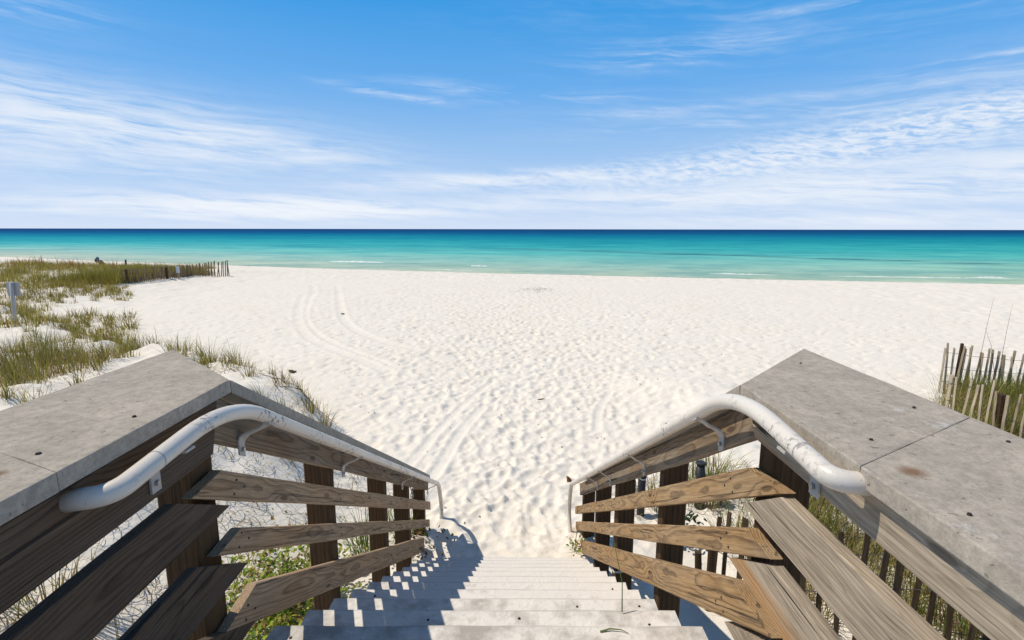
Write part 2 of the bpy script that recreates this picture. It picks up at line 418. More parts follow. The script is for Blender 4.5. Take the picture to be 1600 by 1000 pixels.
# ------------------------------------------------------------------ wood
def wood(name, c_light, c_dark, grey=(.33, .31, .28), grey_amt=.4, ring=70., crack=.5, streak=.5, bumpk=1., tone=None, knots=True, offs=0., gk=.62):
    m, h, b = material(name)
    p = objcoord(h)
    rnd = h.node('ShaderNodeObjectInfo').outputs['Random']
    p = h.vm('ADD', p, h.comb(h.m('MULTIPLY', h.m('ADD', rnd, offs), 37.), 0., 0.))
    x, y, z = h.sep(p)
    w1 = h.m('SUBTRACT', h.noise(h.comb(h.m('MULTIPLY', x, 1.15), h.m('MULTIPLY', z, .7), h.m('MULTIPLY', y, .7)), 1., 3, .5), .5)
    w2 = h.m('SUBTRACT', h.noise(h.comb(h.m('MULTIPLY', x, 5.), h.m('MULTIPLY', z, 16.), h.m('MULTIPLY', y, 16.)), 1., 3, .55), .5)
    # knots
    kv = h.node('ShaderNodeTexVoronoi', voronoi_dimensions='2D'); kv.inputs['Scale'].default_value = 1.
    h.set(kv.inputs['Vector'], h.comb(h.m('MULTIPLY', x, 1.25), h.m('MULTIPLY', z, 5.0), 0.))
    kv.inputs['Randomness'].default_value = 1.
    kd = kv.outputs['Distance']
    kb = h.m('POWER', 2.718, h.m('MULTIPLY', h.m('POWER', h.m('DIVIDE', kd, .13), 2.), -1.))
    oy = h.m('ADD', y, .075)
    oz = h.m('ADD', z, h.m('ADD', h.m('MULTIPLY', h.m('SUBTRACT', rnd, .5), .05), h.m('MULTIPLY', w1, .10)))
    r = h.m('SQRT', h.m('ADD', h.m('MULTIPLY', oy, oy), h.m('MULTIPLY', oz, oz)))
    r = h.m('ADD', r, h.m('ADD', h.m('MULTIPLY', w1, .060), h.m('MULTIPLY', w2, .009)))
    if knots: r = h.m('ADD', r, h.m('MULTIPLY', kb, .014))
    ph = h.m('FRACT', h.m('MULTIPLY', r, ring))
    late = h.ramp(ph, [(0, .25), (.10, .05), (.50, .12), (.80, .6), (.92, .9), (1, .3)])
    fine = h.noise(h.comb(h.m('MULTIPLY', x, 7.), h.m('MULTIPLY', y, 190.), h.m('MULTIPLY', z, 190.)), 1., 4, .65)
    mid = h.noise(h.comb(h.m('MULTIPLY', x, 2.2), h.m('MULTIPLY', y, 28.), h.m('MULTIPLY', z, 28.)), 1., 4, .6)
    c = h.mix(late, c_light, c_dark)
    gm = h.noise(h.comb(h.m('MULTIPLY', x, 1.6), h.m('MULTIPLY', y, 9.), h.m('MULTIPLY', z, 9.)), 1., 4, .6)
    gcol = h.mix(late, grey, tuple(g*gk for g in grey))
    c = h.mix(h.m('MULTIPLY', h.rng(gm, .30, .62), 1.0 if grey_amt >= 1 else grey_amt*1.25, clamp=True), c, gcol)
    c = h.mix(h.m('MULTIPLY', h.rng(fine, .35, .7), streak), c, h.mix(1., c, (.44, .42, .39), 'MULTIPLY'))
    c = h.mix(h.m('MULTIPLY', h.rng(mid, .52, .72), .5), c, h.mix(1., c, (.60, .58, .56), 'MULTIPLY'))
    if tone:      # warm unweathered streak
        tn = h.noise(h.comb(h.m('MULTIPLY', x, .7), h.m('MULTIPLY', y, 7.), h.m('MULTIPLY', z, 7.)), 1., 3, .5)
        c = h.mix(h.m('MULTIPLY', h.rng(tn, .53, .64), .75), c, h.mix(late, tone, tuple(t*.5 for t in tone)))
    if knots:
        kc = h.rng(kd, .05, .032)
        c = h.mix(h.m('MULTIPLY', kc, .75), c, tuple(.55*v for v in c_dark))
    cr = h.noise(h.comb(h.m('MULTIPLY', x, 1.1), h.m('MULTIPLY', y, 42.), h.m('MULTIPLY', h.m('ADD', z, h.m('MULTIPLY', w1, .05)), 42.)), 1., 3, .6)
    ck = h.ramp(cr, [(.615, 0.), (.645, 1.)])
    c = h.mix(h.m('MULTIPLY', ck, crack), c, (.028, .022, .018))
    dirt = h.noise(p, 9., 4, .65)
    c = h.mix(h.rng(dirt, .55, .75, 0., .35), c, h.mix(1., c, (.6, .6, .6), 'MULTIPLY'))
    hh = h.m('ADD', h.m('MULTIPLY', late, .35), h.m('MULTIPLY', fine, .45))
    hh = h.m('SUBTRACT', hh, h.m('MULTIPLY', ck, 1.6))
    setb(h, b, c, .82, h.bump(hh, .55*bumpk, .004), .22)
    return m
W_BROWN = wood('weathered_brown_pine', (.54, .33, .145), (.18, .10, .045), grey=(.50, .385, .255), grey_amt=.38, ring=140, streak=.75, bumpk=1.4, tone=(.42, .255, .115))
W_SHADE = wood('grey_brown_pine', (.58, .37, .20), (.20, .115, .06), grey=(.56, .43, .29), grey_amt=.5, ring=140, streak=.7, bumpk=1.4)
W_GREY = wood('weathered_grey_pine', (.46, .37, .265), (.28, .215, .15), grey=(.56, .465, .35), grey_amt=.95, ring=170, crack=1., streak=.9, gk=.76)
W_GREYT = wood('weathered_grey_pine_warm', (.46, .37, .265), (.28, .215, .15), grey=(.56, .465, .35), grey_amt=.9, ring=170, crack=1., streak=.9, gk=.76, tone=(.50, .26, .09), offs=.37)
W_GREY_SHADED = wood('shaded_grey_pine', (.16, .105, .066), (.058, .038, .024), grey=(.145, .108, .078), grey_amt=.8, ring=150, crack=.9, streak=.7)  # left level rails: shade of that side darkened into the wood colour
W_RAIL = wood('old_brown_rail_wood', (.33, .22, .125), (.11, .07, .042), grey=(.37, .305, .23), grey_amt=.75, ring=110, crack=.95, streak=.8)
W_POST = wood('treated_post_wood', (.115, .064, .028), (.06, .033, .015), grey=(.095, .064, .036), grey_amt=.3, ring=48, crack=.6, streak=.55, knots=False)

# grey cap boards, mottled like old concrete
def cap_mat(name, a, b_, stains=()):
    m, h, b = material(name)
    p = objcoord(h); pp = poscoord(h)
    n1 = h.noise(pp, 7., 5, .62); n2 = h.noise(pp, 45., 4, .7); n3 = h.noise(h.vm('MULTIPLY', pp, (75., 14., 60.)), 1., 4, .65); n4 = h.noise(pp, 170., 2, .6)
    c = h.mix(h.rng(n1, .3, .7), a, b_)
    c = h.mix(h.rng(n2, .40, .62, 0., .50), c, tuple(v*.62 for v in a))
    c = h.mix(h.rng(n3, .45, .72, 0., .16), c, tuple(v*1.35 for v in b_))
    c = h.mix(h.rng(n4, .5, .75, 0., .45), c, tuple(v*.6 for v in a))
    lich = h.ramp(h.noise(pp, 11., 5, .7), [(.62, 0.), (.70, 1.)])
    c = h.mix(h.m('MULTIPLY', lich, .5), c, (.60, .58, .54))
    pits = h.ramp(h.noise(pp, 60., 2, .5), [(.69, 0.), (.73, 1.)])
    c = h.mix(h.m('MULTIPLY', pits, .55), c, (.14, .13, .12))
    for (sx, sy, sz, rad) in stains:
        dd = h.vm('DISTANCE', h.vm('ADD', pp, h.vm('SCALE', h.noise(pp, 60., 3, .6, out=1), sc=.012)), (sx+.006, sy+.006, sz+.006))
        c = h.mix(h.m('MULTIPLY', h.rng(dd, rad, rad*.25), .85), c, (.20, .105, .05))
    hh = h.m('ADD', h.m('MULTIPLY', n2, .6), h.m('ADD', h.m('MULTIPLY', n4, .3), h.m('MULTIPLY', pits, -.6)))
    hh = h.m('ADD', hh, h.m('MULTIPLY', lich, .5))
    setb(h, b, c, .92, h.bump(hh, .5, .005), .12)
    return m
M_CAP = cap_mat('grey_cap_board', (.385, .340, .280), (.515, .452, .370), stains=((.722, .885, -.43, .032), (-.915, .872, -.43, .02), (-.97, .81, -.43, .016)))

m, h, b = material('worn_white_metal')
pp = poscoord(h)
flake = h.m('MULTIPLY', h.ramp(h.noise(pp, 55., 5, .7), [(.535, 0.), (.575, 1.)]), h.rng(h.noise(pp, 5.5, 2, .5), .47, .60))
dots = h.ramp(h.noise(pp, 150., 2, .5), [(.68, 0.), (.72, 1.)])
c = h.mix(h.noise(pp, 9., 4, .6), (.69, .625, .535), (.80, .74, .655))
c = h.mix(h.m('MULTIPLY', h.m('MAXIMUM', flake, h.m('MULTIPLY', dots, .5)), .8), c, (.19, .18, .165))
setb(h, b, c, h.m('ADD', .35, h.m('MULTIPLY', flake, .4)), h.bump(h.m('SUBTRACT', h.m('MULTIPLY', h.noise(pp, 90., 3, .6), .25), flake), .35, .0015), .45)
M_PIPE = m
m, h, b = material('bracket_metal'); pp = poscoord(h)
setb(h, b, h.mix(h.noise(pp, 40., 4, .6), (.40, .385, .36), (.52, .50, .46)), .5, None, .4); M_BRK = m
m, h, b = material('rusty_screw'); setb(h, b, (.055, .042, .035), .55, None, .4, .4); M_SCREW = m
m, h, b = material('galvanised_steel'); setb(h, b, (.42, .42, .42), .4, None, .5, .8); M_STEEL = m
m, h, b = material('black_pipe'); pp = poscoord(h); setb(h, b, h.mix(h.noise(pp, 18., 3), (.016, .015, .015), (.045, .042, .04)), .45, None, .4); M_BLACK = m
m, h, b = material('white_rope'); pp = poscoord(h); setb(h, b, h.mix(h.noise(pp, 120., 3), (.42, .40, .37), (.62, .6, .56)), .9); M_ROPE = m
m, h, b = material('sign_back'); pp = poscoord(h); setb(h, b, h.mix(h.noise(pp, 3., 4), (.40, .385, .375), (.49, .475, .46)), .6); M_SIGN = m
m, h, b = material('white_sign'); setb(h, b, (.74, .74, .73), .5); M_WHITE = m
m, h, b = material('fence_slat'); p = objcoord(h); rnd = h.node('ShaderNodeObjectInfo').outputs['Random']
x, y, z = h.sep(p)
fs = h.noise(h.comb(h.m('MULTIPLY', x, 90.), h.m('MULTIPLY', y, 90.), h.m('ADD', h.m('MULTIPLY', z, 5.), h.m('MULTIPLY', rnd, 30.))), 1., 4, .6)
c = h.mix(rnd, (.43, .335, .22), (.59, .48, .34)); c = h.mix(h.rng(fs, .4, .7, 0., .7), c, (.11, .088, .066))
setb(h, b, c, .9, h.bump(fs, .4, .003), .1); M_SLAT = m
m, h, b = material('fence_wire'); setb(h, b, (.10, .085, .07), .6, None, .3, .5); M_WIRE = m

# tread boards: grey boards dusted with blown sand
def tread_mat(name, amt):
    m, h, b = material(name); pp = poscoord(h); p = objcoord(h)
    n1 = h.noise(pp, 3.4, 4, .6); n2 = h.noise(pp, 22., 4, .6); n3 = h.noise(pp, 120., 2, .6)
    brd = h.mix(h.noise(h.vm('MULTIPLY', p, (5., 90., 30.)), 1., 4, .6), (.37, .345, .305), (.52, .485, .435))
    snd = h.mix(n2, (.74, .695, .63), (.83, .79, .735))
    f = h.rng(h.m('ADD', h.m('MULTIPLY', n1, .75), h.m('MULTIPLY', n2, .25)), .62-amt*.55, .78-amt*.55)
    c = h.mix(f, brd, snd)
    ox, oy, oz = h.sep(p)
    f = h.m('MULTIPLY', f, h.m('SUBTRACT', 1., h.m('MULTIPLY', h.rng(h.m('ADD', h.m('ABSOLUTE', oz), h.m('MULTIPLY', h.m('SUBTRACT', n2, .5), .012)), .132, .142), .62)))  # less sand at the tread edges; the darker rim paints the nosing shade line
    c = h.mix(f, brd, snd)
    # swirled shoe marks in the dust
    sw = h.noise(pp, 14., 3, .5, dist=2.2)
    hh = h.m('ADD', h.m('MULTIPLY', f, .5), h.m('ADD', h.m('MULTIPLY', n3, .10), h.m('MULTIPLY', h.m('MULTIPLY', sw, f), .9)))
    setb(h, b, c, .93, h.bump(hh, .5, .010), .1)
    return m
M_TREADS = [tread_mat('sandy_tread_board', a) for a in (.36, .45, .58, .72, .88, 1.0)]

# ------------------------------------------------------------------ loft board
def board(name, parent, A0, B0, A1, B1, T, m, n=14, ch=.004, jit=.0012, seed=None, sag=0., taper=None):
    """board between end edge A0-B0 (lower, upper) and end edge A1-B1, thickness vector T"""
    A0, B0, A1, B1, T = (Vector(v) for v in (A0, B0, A1, B1, T))
    ex = ((A1-A0)+(B1-B0)).normalized()
    et = (T-ex*T.dot(ex)).normalized(); ez = ex.cross(et)
    if ez.dot(B0-A0) < 0: et_ = -et; ez = ex.cross(et_); et = et_
    o = (A0+B0+A1+B1)/4+T/2
    W = Matrix((( ex.x, et.x, ez.x, o.x), (ex.y, et.y, ez.y, o.y), (ex.z, et.z, ez.z, o.z), (0, 0, 0, 1)))
    Wi = W.inverted()
    rr = random.Random(seed if seed is not None else random.random())
    k1 = [rr.uniform(0, 6.28) for _ in range(8)]
    bm = bmesh.new(); rings = []
    for i in range(n+1):
        t = i/n
        a = A0.lerp(A1, t); bb = B0.lerp(B1, t); up = (bb-a); L = up.length; un = up/L; tn = T.normalized(); tl = T.length
        def j(k): return jit*(math.sin(t*9+k1[k])+.6*math.sin(t*23+k1[(k+3) % 8])+.5*rr.uniform(-1, 1))
        pts = [(ch, 0), (L-ch, 0), (L, ch), (L, tl-ch), (L-ch, tl), (ch, tl), (0, tl-ch), (0, ch)]
        ring = []
        for k, (v, tt) in enumerate(pts):
            lo = j(0) if v < L/2 else j(1)
            to = j(2) if tt < tl/2 else j(4)
            P = a+un*(v+lo)+tn*(tt+to*.6)
            P.z -= sag*math.sin(math.pi*t)
            ring.append(bm.verts.new(Wi @ P))
        rings.append(ring)
    for r0, r1 in zip(rings[:-1], rings[1:]):
        for k in range(8): bm.faces.new((r0[k], r0[(k+1) % 8], r1[(k+1) % 8], r1[k]))
    bm.faces.new(rings[0][::-1]); bm.faces.new(rings[-1])
    bmesh.ops.recalc_face_normals(bm, faces=bm.faces)
    return link(name, bm, m, parent, W)
def link(name, bm, m, parent, W=Matrix(), smooth=False):
    me = bpy.data.meshes.new(name); bm.to_mesh(me); bm.free()
    if smooth: me.polygons.foreach_set('use_smooth', [True]*len(me.polygons))
    me.materials.append(m)
    o = bpy.data.objects.new(name, me); col.objects.link(o)
    if parent is not None: put(o, parent, W)
    else: o.matrix_world = W
    return o
def tube_bm(bm, pts, rad, seg=12, caps=True):
    pts = [Vector(p) for p in pts]; rings = []; prev = None
    for i, p in enumerate(pts):
        t = (pts[min(i+1, len(pts)-1)]-pts[max(i-1, 0)]).normalized()
        if prev is None:
            u = t.orthogonal().normalized()
        else:
            u = (prev-t*prev.dot(t)).normalized()
        prev = u; v = t.cross(u)
        r = rad[i] if isinstance(rad, (list, tuple)) else rad
        rings.append([bm.verts.new(p+(u*math.cos(a)+v*math.sin(a))*r) for a in (2*math.pi*k/seg for k in range(seg))])
    for r0, r1 in zip(rings[:-1], rings[1:]):
        for k in range(seg): bm.faces.new((r0[k], r0[(k+1) % seg], r1[(k+1) % seg], r1[k]))
    if caps: bm.faces.new(rings[0][::-1]); bm.faces.new(rings[-1])
def fillet(P, radii, n=10):
    P = [Vector(p) for p in P]; out = [P[0]]
    for i in range(1, len(P)-1):
        a = (P[i-1]-P[i]); b = (P[i+1]-P[i]); d = min(radii[i-1], a.length*.48, b.length*.48)
        p0 = P[i]+a.normalized()*d; p2 = P[i]+b.normalized()*d
        for k in range(n+1):
            t = k/n; out.append(p0*(1-t)**2+P[i]*2*t*(1-t)+p2*t*t)
    return out+[P[-1]]
def resample(pts, step):
    out = [pts[0]]
    for a, b in zip(pts[:-1], pts[1:]):
        n = max(1, int((b-a).length/step))
        out += [a.lerp(b, (i+1)/n) for i in range(n)]
    return out
def prism(name, poly, z_of, thick, m, parent, ch=.003):
    """flat or sloped cap board: plan polygon, top height function"""
    bm = bmesh.new()
    lo = [bm.verts.new((x, y, z_of(x, y)-thick)) for x, y in poly]; hi = [bm.verts.new((x, y, z_of(x, y))) for x, y in poly]
    n = len(poly); bm.faces.new(lo[::-1]); bm.faces.new(hi)
    for i in range(n): bm.faces.new((lo[i], lo[(i+1) % n], hi[(i+1) % n], hi[i]))
    bmesh.ops.recalc_face_normals(bm, faces=bm.faces)
    bmesh.ops.subdivide_edges(bm, edges=[e for e in bm.edges if e.calc_length() > .3], cuts=10)
    es = [e for e in bm.edges if len(e.link_faces) == 2 and e.calc_face_angle(0) > .5]
    rr = random.Random(7)
    for v in bm.verts:
        v.co.x += rr.uniform(-1, 1)*.0012; v.co.z += rr.uniform(-1, 1)*.0006
    bmesh.ops.bevel(bm, geom=es, offset=ch, segments=2, affect='EDGES', profile=.6)
    return link(name, bm, m, parent)
def screw(parent, x, y, z, r=.007, m=None, nrm=(0, 0, 1)):
    bm = bmesh.new(); bmesh.ops.create_cone(bm, cap_ends=True, segments=10, radius1=r, radius2=r*.7, depth=.004)
    q = Vector(nrm).to_track_quat('Z', 'Y').to_matrix().to_4x4()
    return link('screw', bm, m or M_SCREW, parent, Matrix.Translation((x, y, z)) @ q)

# ------------------------------------------------------------------ the staircase
stairs = empty('wooden_staircase', (-.08, 3., -3.08), 'wide sand-dusted plank staircase going down to the beach', 'stairs')
XL, XR = -.815, .655
for i in range(-1, 11):
    Y0 = 1.604+.280*i; Z = -.4025-.587*Y0
    mt = M_TREADS[min(max(i+1, 0)//2, 5)] if i < 9 else M_TREADS[5]
    t = board('tread', stairs, (XL, Y0-.295, Z), (XL, Y0, Z), (XR, Y0-.295, Z), (XR, Y0, Z), (0, 0, -.04), mt, n=24, ch=.006, jit=.0016)
    board('riser', stairs, (XL+.03, Y0-.28, Z-.125), (XL+.03, Y0-.28, Z-.002-.04), (XR-.03, Y0-.28, Z-.125), (XR-.03, Y0-.28, Z-.042), (0, -.02, 0), W_POST, n=3)
    if i < 5:
        for sx in (-.72, -.35, .06, .30, .56):
            if random.random() < .75: screw(t, sx+random.uniform(-.03, .03), Y0-.05-random.uniform(0, .07), Z+.001, .006)
for sx in (XL+.02, XR-.06):
    board('stringer', stairs, (sx, 1.2, -1.41), (sx, 1.2, -1.17), (sx, 4.6, -3.40), (sx, 4.6, -3.16), (.04, 0, 0), W_POST, n=6)
# deck at the head of the stairs
board('landing', stairs, (XL-.4, -2.2, -1.19), (XL-.4, 1.02, -1.19), (XR+.4, -2.2, -1.19), (XR+.4, 1.02, -1.19), (0, 0, -.05), M_TREADS[0], n=4)

# ------------------------------------------------------------------ railings
def railing(side):
    right = side > 0
    WB = .68 if right else -.855
    T = Vector((.036 if right else -.031, 0, 0)); WT = .670 if right else -.845
    e = empty('wooden_railing', (WB+.09*side, 1.4, -3.),
              'sunlit brown timber stair railing with flat grey cap, on the right of the stairs' if right else 'dark shaded timber stair railing with flat grey cap, on the left of the stairs', 'railing')
    P = lambda q: (WB, q[0], q[1])
    slope = .586 if right else .578
    if right:
        rails = [((1.222, -.653), (1.424, -.679), (5.195, -3.012), (5.209, -2.931)),
                 ((1.253, -.856), (1.402, -.857), (5.114, -3.149), (5.129, -3.059)),
                 ((1.217, -1.061), (1.46, -1.067), (4.82, -3.215), (4.82, -3.075))]
        level = [((1.435, -.797), (1.228, -.665), -.80, -.657), ((1.497, -1.015), (1.25, -.872), -1.02, -.875), ((1.49, -1.235), (1.24, -1.09), -1.235, -1.09)]
        toplv = (-.570, -.470)
    else:
        rails = [((1.30, -.711), (1.449, -.701), (5.11, -2.918), (5.10, -2.818)),
                 ((1.384, -.938), (1.521, -.930), (5.05, -3.075), (5.04, -2.985)),
                 ((1.385, -1.195), (1.585, -1.173), (4.69, -3.12), (4.68, -2.963))]
        level = [((1.475, -.828), (1.236, -.690), -.838, -.690), ((1.55, -1.071), (1.29, -.908), -1.078, -.91), ((1.56, -1.29), (1.30, -1.14), -1.29, -1.14)]
        toplv = (-.632, -.470)
    for k, r in enumerate(rails):
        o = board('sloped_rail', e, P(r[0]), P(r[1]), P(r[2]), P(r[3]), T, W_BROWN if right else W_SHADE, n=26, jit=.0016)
        for yp in ((2.34, 3.33, 4.13, 4.88) if right else (2.41, 3.45, 4.21, 4.66)):
            for off in (.025, .062):
                zz = r[0][1]+(r[2][1]-r[0][1])*(yp-r[0][0])/(r[2][0]-r[0][0])+off
                screw(o, WB-.001*side, yp+random.uniform(-.02, .02), zz, .0042, nrm=(-side, 0, 0))
        for (yy, off) in ((1.50, .022), (1.56, .05), (1.52, .07)):
            zz = r[0][1]+(r[2][1]-r[0][1])*(yy-r[0][0])/(r[2][0]-r[0][0])+off
            screw(o, WB-.001*side, yy, zz, .0045, nrm=(-side, 0, 0))
    for k, (lo, up, zl, zu) in enumerate(level):
        board('level_rail', e, (WB, -1.6, zl), (WB, -1.6, zu), P(lo), P(up), T, (W_GREYT if k == 1 else W_GREY) if right else W_GREY_SHADED, n=26, jit=.002)
    # top rails under the cap
    tl, tu = toplv
    ym = 1.372 if right else 1.40
    board('top_rail', e, (WT, -1.6, tl), (WT, -1.6, tu-.012), (WT, ym, tl), (WT, ym+.045, tu-.012), T, W_GREYT if right else W_GREY_SHADED, n=24, jit=.0014)
    if right: q = ((ym+.004, -.568), (ym+.05, -.476), (4.86, -2.611), (4.90, -2.508))
    else: q = ((ym+.004, -.590), (ym+.05, -.474), (4.98, -2.627), (5.03, -2.545))
    board('top_rail', e, P(q[0]), P(q[1]), P(q[2]), P(q[3]), T, W_RAIL, n=26, jit=.002)
    bx_ = .712 if right else -.887
    WPL = WT
    board('cap_gap_filler', e, (bx_, -1.6, -.510), (bx_, -1.6, -.4695), (bx_, 1.30, -.510), (bx_, 1.30, -.4695), (.30*side, 0, 0), W_POST, n=6)  # added dark board, keeps the open gap under the cap black
    # posts
    xi = WB+.0385*side
    pw = .105
    if right: py = [(1.337, 1.437), (2.30, 2.385), (3.27, 3.40), (4.09, 4.17), (4.86, 4.95), (-.2, -.1)]
    else: py = [(1.365, 1.475), (2.37, 2.465), (3.40, 3.495), (4.16, 4.26), (4.93, 5.03), (-.2, -.1)]
    for k, (y0, y1) in enumerate(py):
        wdt = pw*(1.0, 1.05, 1.08, 1.15, 1.1, 1)[k]
        ytop = (y0+y1)/2
        zt = -.476 if ytop < 1.40 else -.47-slope*(ytop-1.42)-.065
        if k == 0: zt = -.52 if right else -.50
        zb = gz(xi, y1)-.3
        board('post', e, (xi, y0, zb), (xi, y1, zb), (xi, y0, zt), (xi, y1, zt), (wdt*side, 0, 0), W_POST, n=10, ch=.006, jit=.0012)
    # caps
    if right:
        I, O = .645, 1.072
        p1 = [(I, .9098), (O, 1.1685), (O, 1.882), (I, 1.426)]; p2 = [(I, -1.6), (O, -1.6), (O, 1.168), (I, .909)]
        ps = [(I, 1.429), (I+.19, 1.632), (I+.19, 4.55), (I, 4.52)]; y0, m = 1.429, .584
    else:
        I, O = -.815, -1.225
        p1 = [(I, .8800), (I, 1.466), (O, 1.852), (O, 1.0700)]; p2 = [(I, -1.6), (I, .8795), (O, 1.0695), (O, -1.6)]
        ps = [(I, 1.469), (I, 4.89), (I-.19, 4.92), (I-.19, 1.648)]; y0, m = 1.469, .580
    c1 = prism('cap_board', p1, lambda x, y: -.43, .038, M_CAP, e)
    c2 = prism('cap_board', p2, lambda x, y: -.43, .038, M_CAP, e)
    prism('cap_board', ps, lambda x, y: -.431-m*(y-y0), .040, M_CAP, e)
    if right:
        sc = [(c1, .722, .885, .010), (c1, .94, 1.66, .004), (c1, .985, 1.23, .0045), (c2, 1.02, 1.02, .0045), (c2, .70, .74, .004)]
        sc[0] = (c1, .745, 1.03, .0045)
    else:
        sc = [(c1, -.875, 1.16, .005), (c1, -.915, .955, .006), (c2, -.955, .83, .006)]
    for (cc, x, y, r) in sc: screw(cc, x, y, -.4285, r)
    return e
rail_r = railing(1); rail_l = railing(-1)

# ------------------------------------------------------------------ handrails
def handrail(side):
    right = side > 0
    WB = .68 if right else -.855
    xp = .60 if right else -.765
    if right:
        P = [(.678, .905, -.466), (xp, .915, -.462), (xp, 1.345, -.424), (xp, 4.95, -2.545), (xp, 5.11, -2.92), (xp+.005, 4.83, -3.25)]
        by = [1.075, 1.60, 2.51, 3.36, 3.85]; zf = lambda y: -.462+.088*(y-.915) if y < 1.34 else -.424-.588*(y-1.345)
    else:
        P = [(-.853, .925, -.512), (xp, .935, -.503), (xp, 1.365, -.464), (xp, 5.12, -2.63), (xp, 5.30, -2.98), (xp+.02, 5.02, -3.35)]
        by = [1.155, 1.56, 2.48, 3.80, 4.93]; zf = lambda y: -.503+.09*(y-.935) if y < 1.36 else -.464-.577*(y-1.365)
    e = empty('pipe_handrail', (xp, 3, zf(3)), 'white painted pipe handrail, peeling at its bend, bolted to the sunlit right railing' if right else 'white painted pipe handrail with dark flaking, bolted to the shaded left railing', 'handrail')
    pts = resample(fillet(P, (.055, .20, .10, .16)), .05)
    bm = bmesh.new(); tube_bm(bm, pts, .0213, 20); link('pipe', bm, M_PIPE, e, smooth=True)
    bm = bmesh.new(); yj = 1.02 if right else 1.06
    tube_bm(bm, [(xp, yj-.0015, zf(yj)), (xp, yj+.0015, zf(yj))], .0221, 20); link('joint', bm, M_BRK, e, smooth=False)
    for y in by:
        zp = zf(y); bm = bmesh.new(); wb = .016; wall = ((.670 if right else -.845) if y < 1.34 else WB)-.0035*side
        # plate on the rail and a curled arm that cups the pipe
        prof = [(wall, zp-.130), (wall, zp-.085), (wall-.006*side, zp-.070), (wall-.025*side, zp-.056), (wall-.045*side, zp-.047), (xp+.018*side, zp-.036), (xp+.004*side, zp-.026), (xp-.016*side, zp-.024)]
        sl_ = 0 if y < 1.35 else -.58
        ring = []
        for i, (x, z) in enumerate(prof):
            a = prof[max(i-1, 0)]; b2 = prof[min(i+1, len(prof)-1)]
            t = Vector((b2[0]-a[0], b2[1]-a[1])).normalized(); nn = Vector((-t.y, t.x))*.0028
            wd = wb*(1.0 if i < 3 else (.62 if i < 6 else 1.05))
            ring.append([bm.verts.new((x+s*nn.x, y+k*wd, z+s*nn.y+sl_*k*wd)) for s, k in ((-1, -1), (1, -1), (1, 1), (-1, 1))])
        for r0, r1 in zip(ring[:-1], ring[1:]):
            for k in range(4): bm.faces.new((r0[k], r0[(k+1) % 4], r1[(k+1) % 4], r1[k]))
        bm.faces.new(ring[0][::-1]); bm.faces.new(ring[-1]); bmesh.ops.recalc_face_normals(bm, faces=bm.faces)
        bo = link('bracket', bm, M_BRK, e)
        bm = bmesh.new(); bmesh.ops.create_cone(bm, cap_ends=True, segments=6, radius1=.0075, radius2=.0065, depth=.008)
        link('bolt', bm, M_STEEL, bo, Matrix.Translation((wall-.006*side, y, zp-.108)) @ Matrix.Rotation(math.pi/2, 4, 'Y'))
    return e
handrail(1); handrail(-1)

# chain on the shaded side, rope round a post, black pipes beyond the right railing
bm = bmesh.new()
for k in range(5):
    c = Vector((-.885, 4.33, -2.26-.036*k)); a = []
    for i in range(17):
        t = 2*math.pi*i/16; d_ = Vector((math.cos(t)*.012, 0, math.sin(t)*.024)); 
        if k % 2: d_ = Vector((0, d_.x, d_.z))
        a.append(c+d_)
    tube_bm(bm, a, .0045, 6, False)
o = link('hanging_chain', bm, M_STEEL, None, smooth=True)
tag(o, 'short steel chain hanging between the last posts of the left railing', 'chain')
for zz, tl, lab in ((-2.30, .05, 'upper white rope loop round the third post of the right railing'), (-2.52, .03, 'lower white rope loop round the third post of the right railing')):
    bm = bmesh.new(); a = []
    for i in range(41):
        t = 2*math.pi*i/40
        sx = max(-1, min(1, 1.5*math.cos(t))); sy = max(-1, min(1, 1.5*math.sin(t)))
        a.append((.776+.074*sx, 3.335+.082*sy, zz+tl*math.sin(t*1.0+1)*.4))
    tube_bm(bm, a, .008, 7, False)
    o = link('rope_loop', bm, M_ROPE, None, smooth=True); tag(o, lab, 'rope')
bm = bmesh.new(); a = []
for i in range(60):
    t = i/59*2*math.pi*1.3; a.append((.99+.10*math.cos(t)+.02*i/59, 4.15+.16*math.sin(t), gz(1, 4.15)+.05+.03*math.sin(2*t)+.002*i))
tube_bm(bm, a, .009, 7)
o = link('loose_cable', bm, M_ROPE, None, smooth=True); tag(o, 'grey cable coiled on the sand behind the right railing', 'cable')
def pole(x, y, ztop, r, label, hook=True):
    zb = gz(x, y)-.2
    e = empty('black_bollard', (x, y, zb+.2), label, 'bollard')
    bm = bmesh.new(); tube_bm(bm, [(x, y, zb), (x, y, ztop-.02)], r, 16); link('pipe', bm, M_BLACK, e, smooth=True)
    bm = bmesh.new(); tube_bm(bm, [(x, y, ztop-.02), (x, y, ztop-.006), (x, y, ztop)], [r*1.28, r*1.28, r*1.05], 16); link('cap', bm, M_BLACK, e, smooth=False)
    bm = bmesh.new(); a = [(x+math.cos(t)*(r+.006), y+math.sin(t)*(r+.006), ztop-.14+.05*math.sin(t)) for t in (2*math.pi*i/24 for i in range(25))]
    tube_bm(bm, a, .005, 6, False); link('wire_loop', bm, M_ROPE if hook else M_BLACK, e, smooth=True)
pole(2.12, 5.52, -2.565, .046, 'short black bollard with a flat cap, standing in the grass behind the right railing', False)
pole(1.43, 5.38, -2.50, .043, 'short black bollard with a white wire round it, on bare sand behind the right railing')

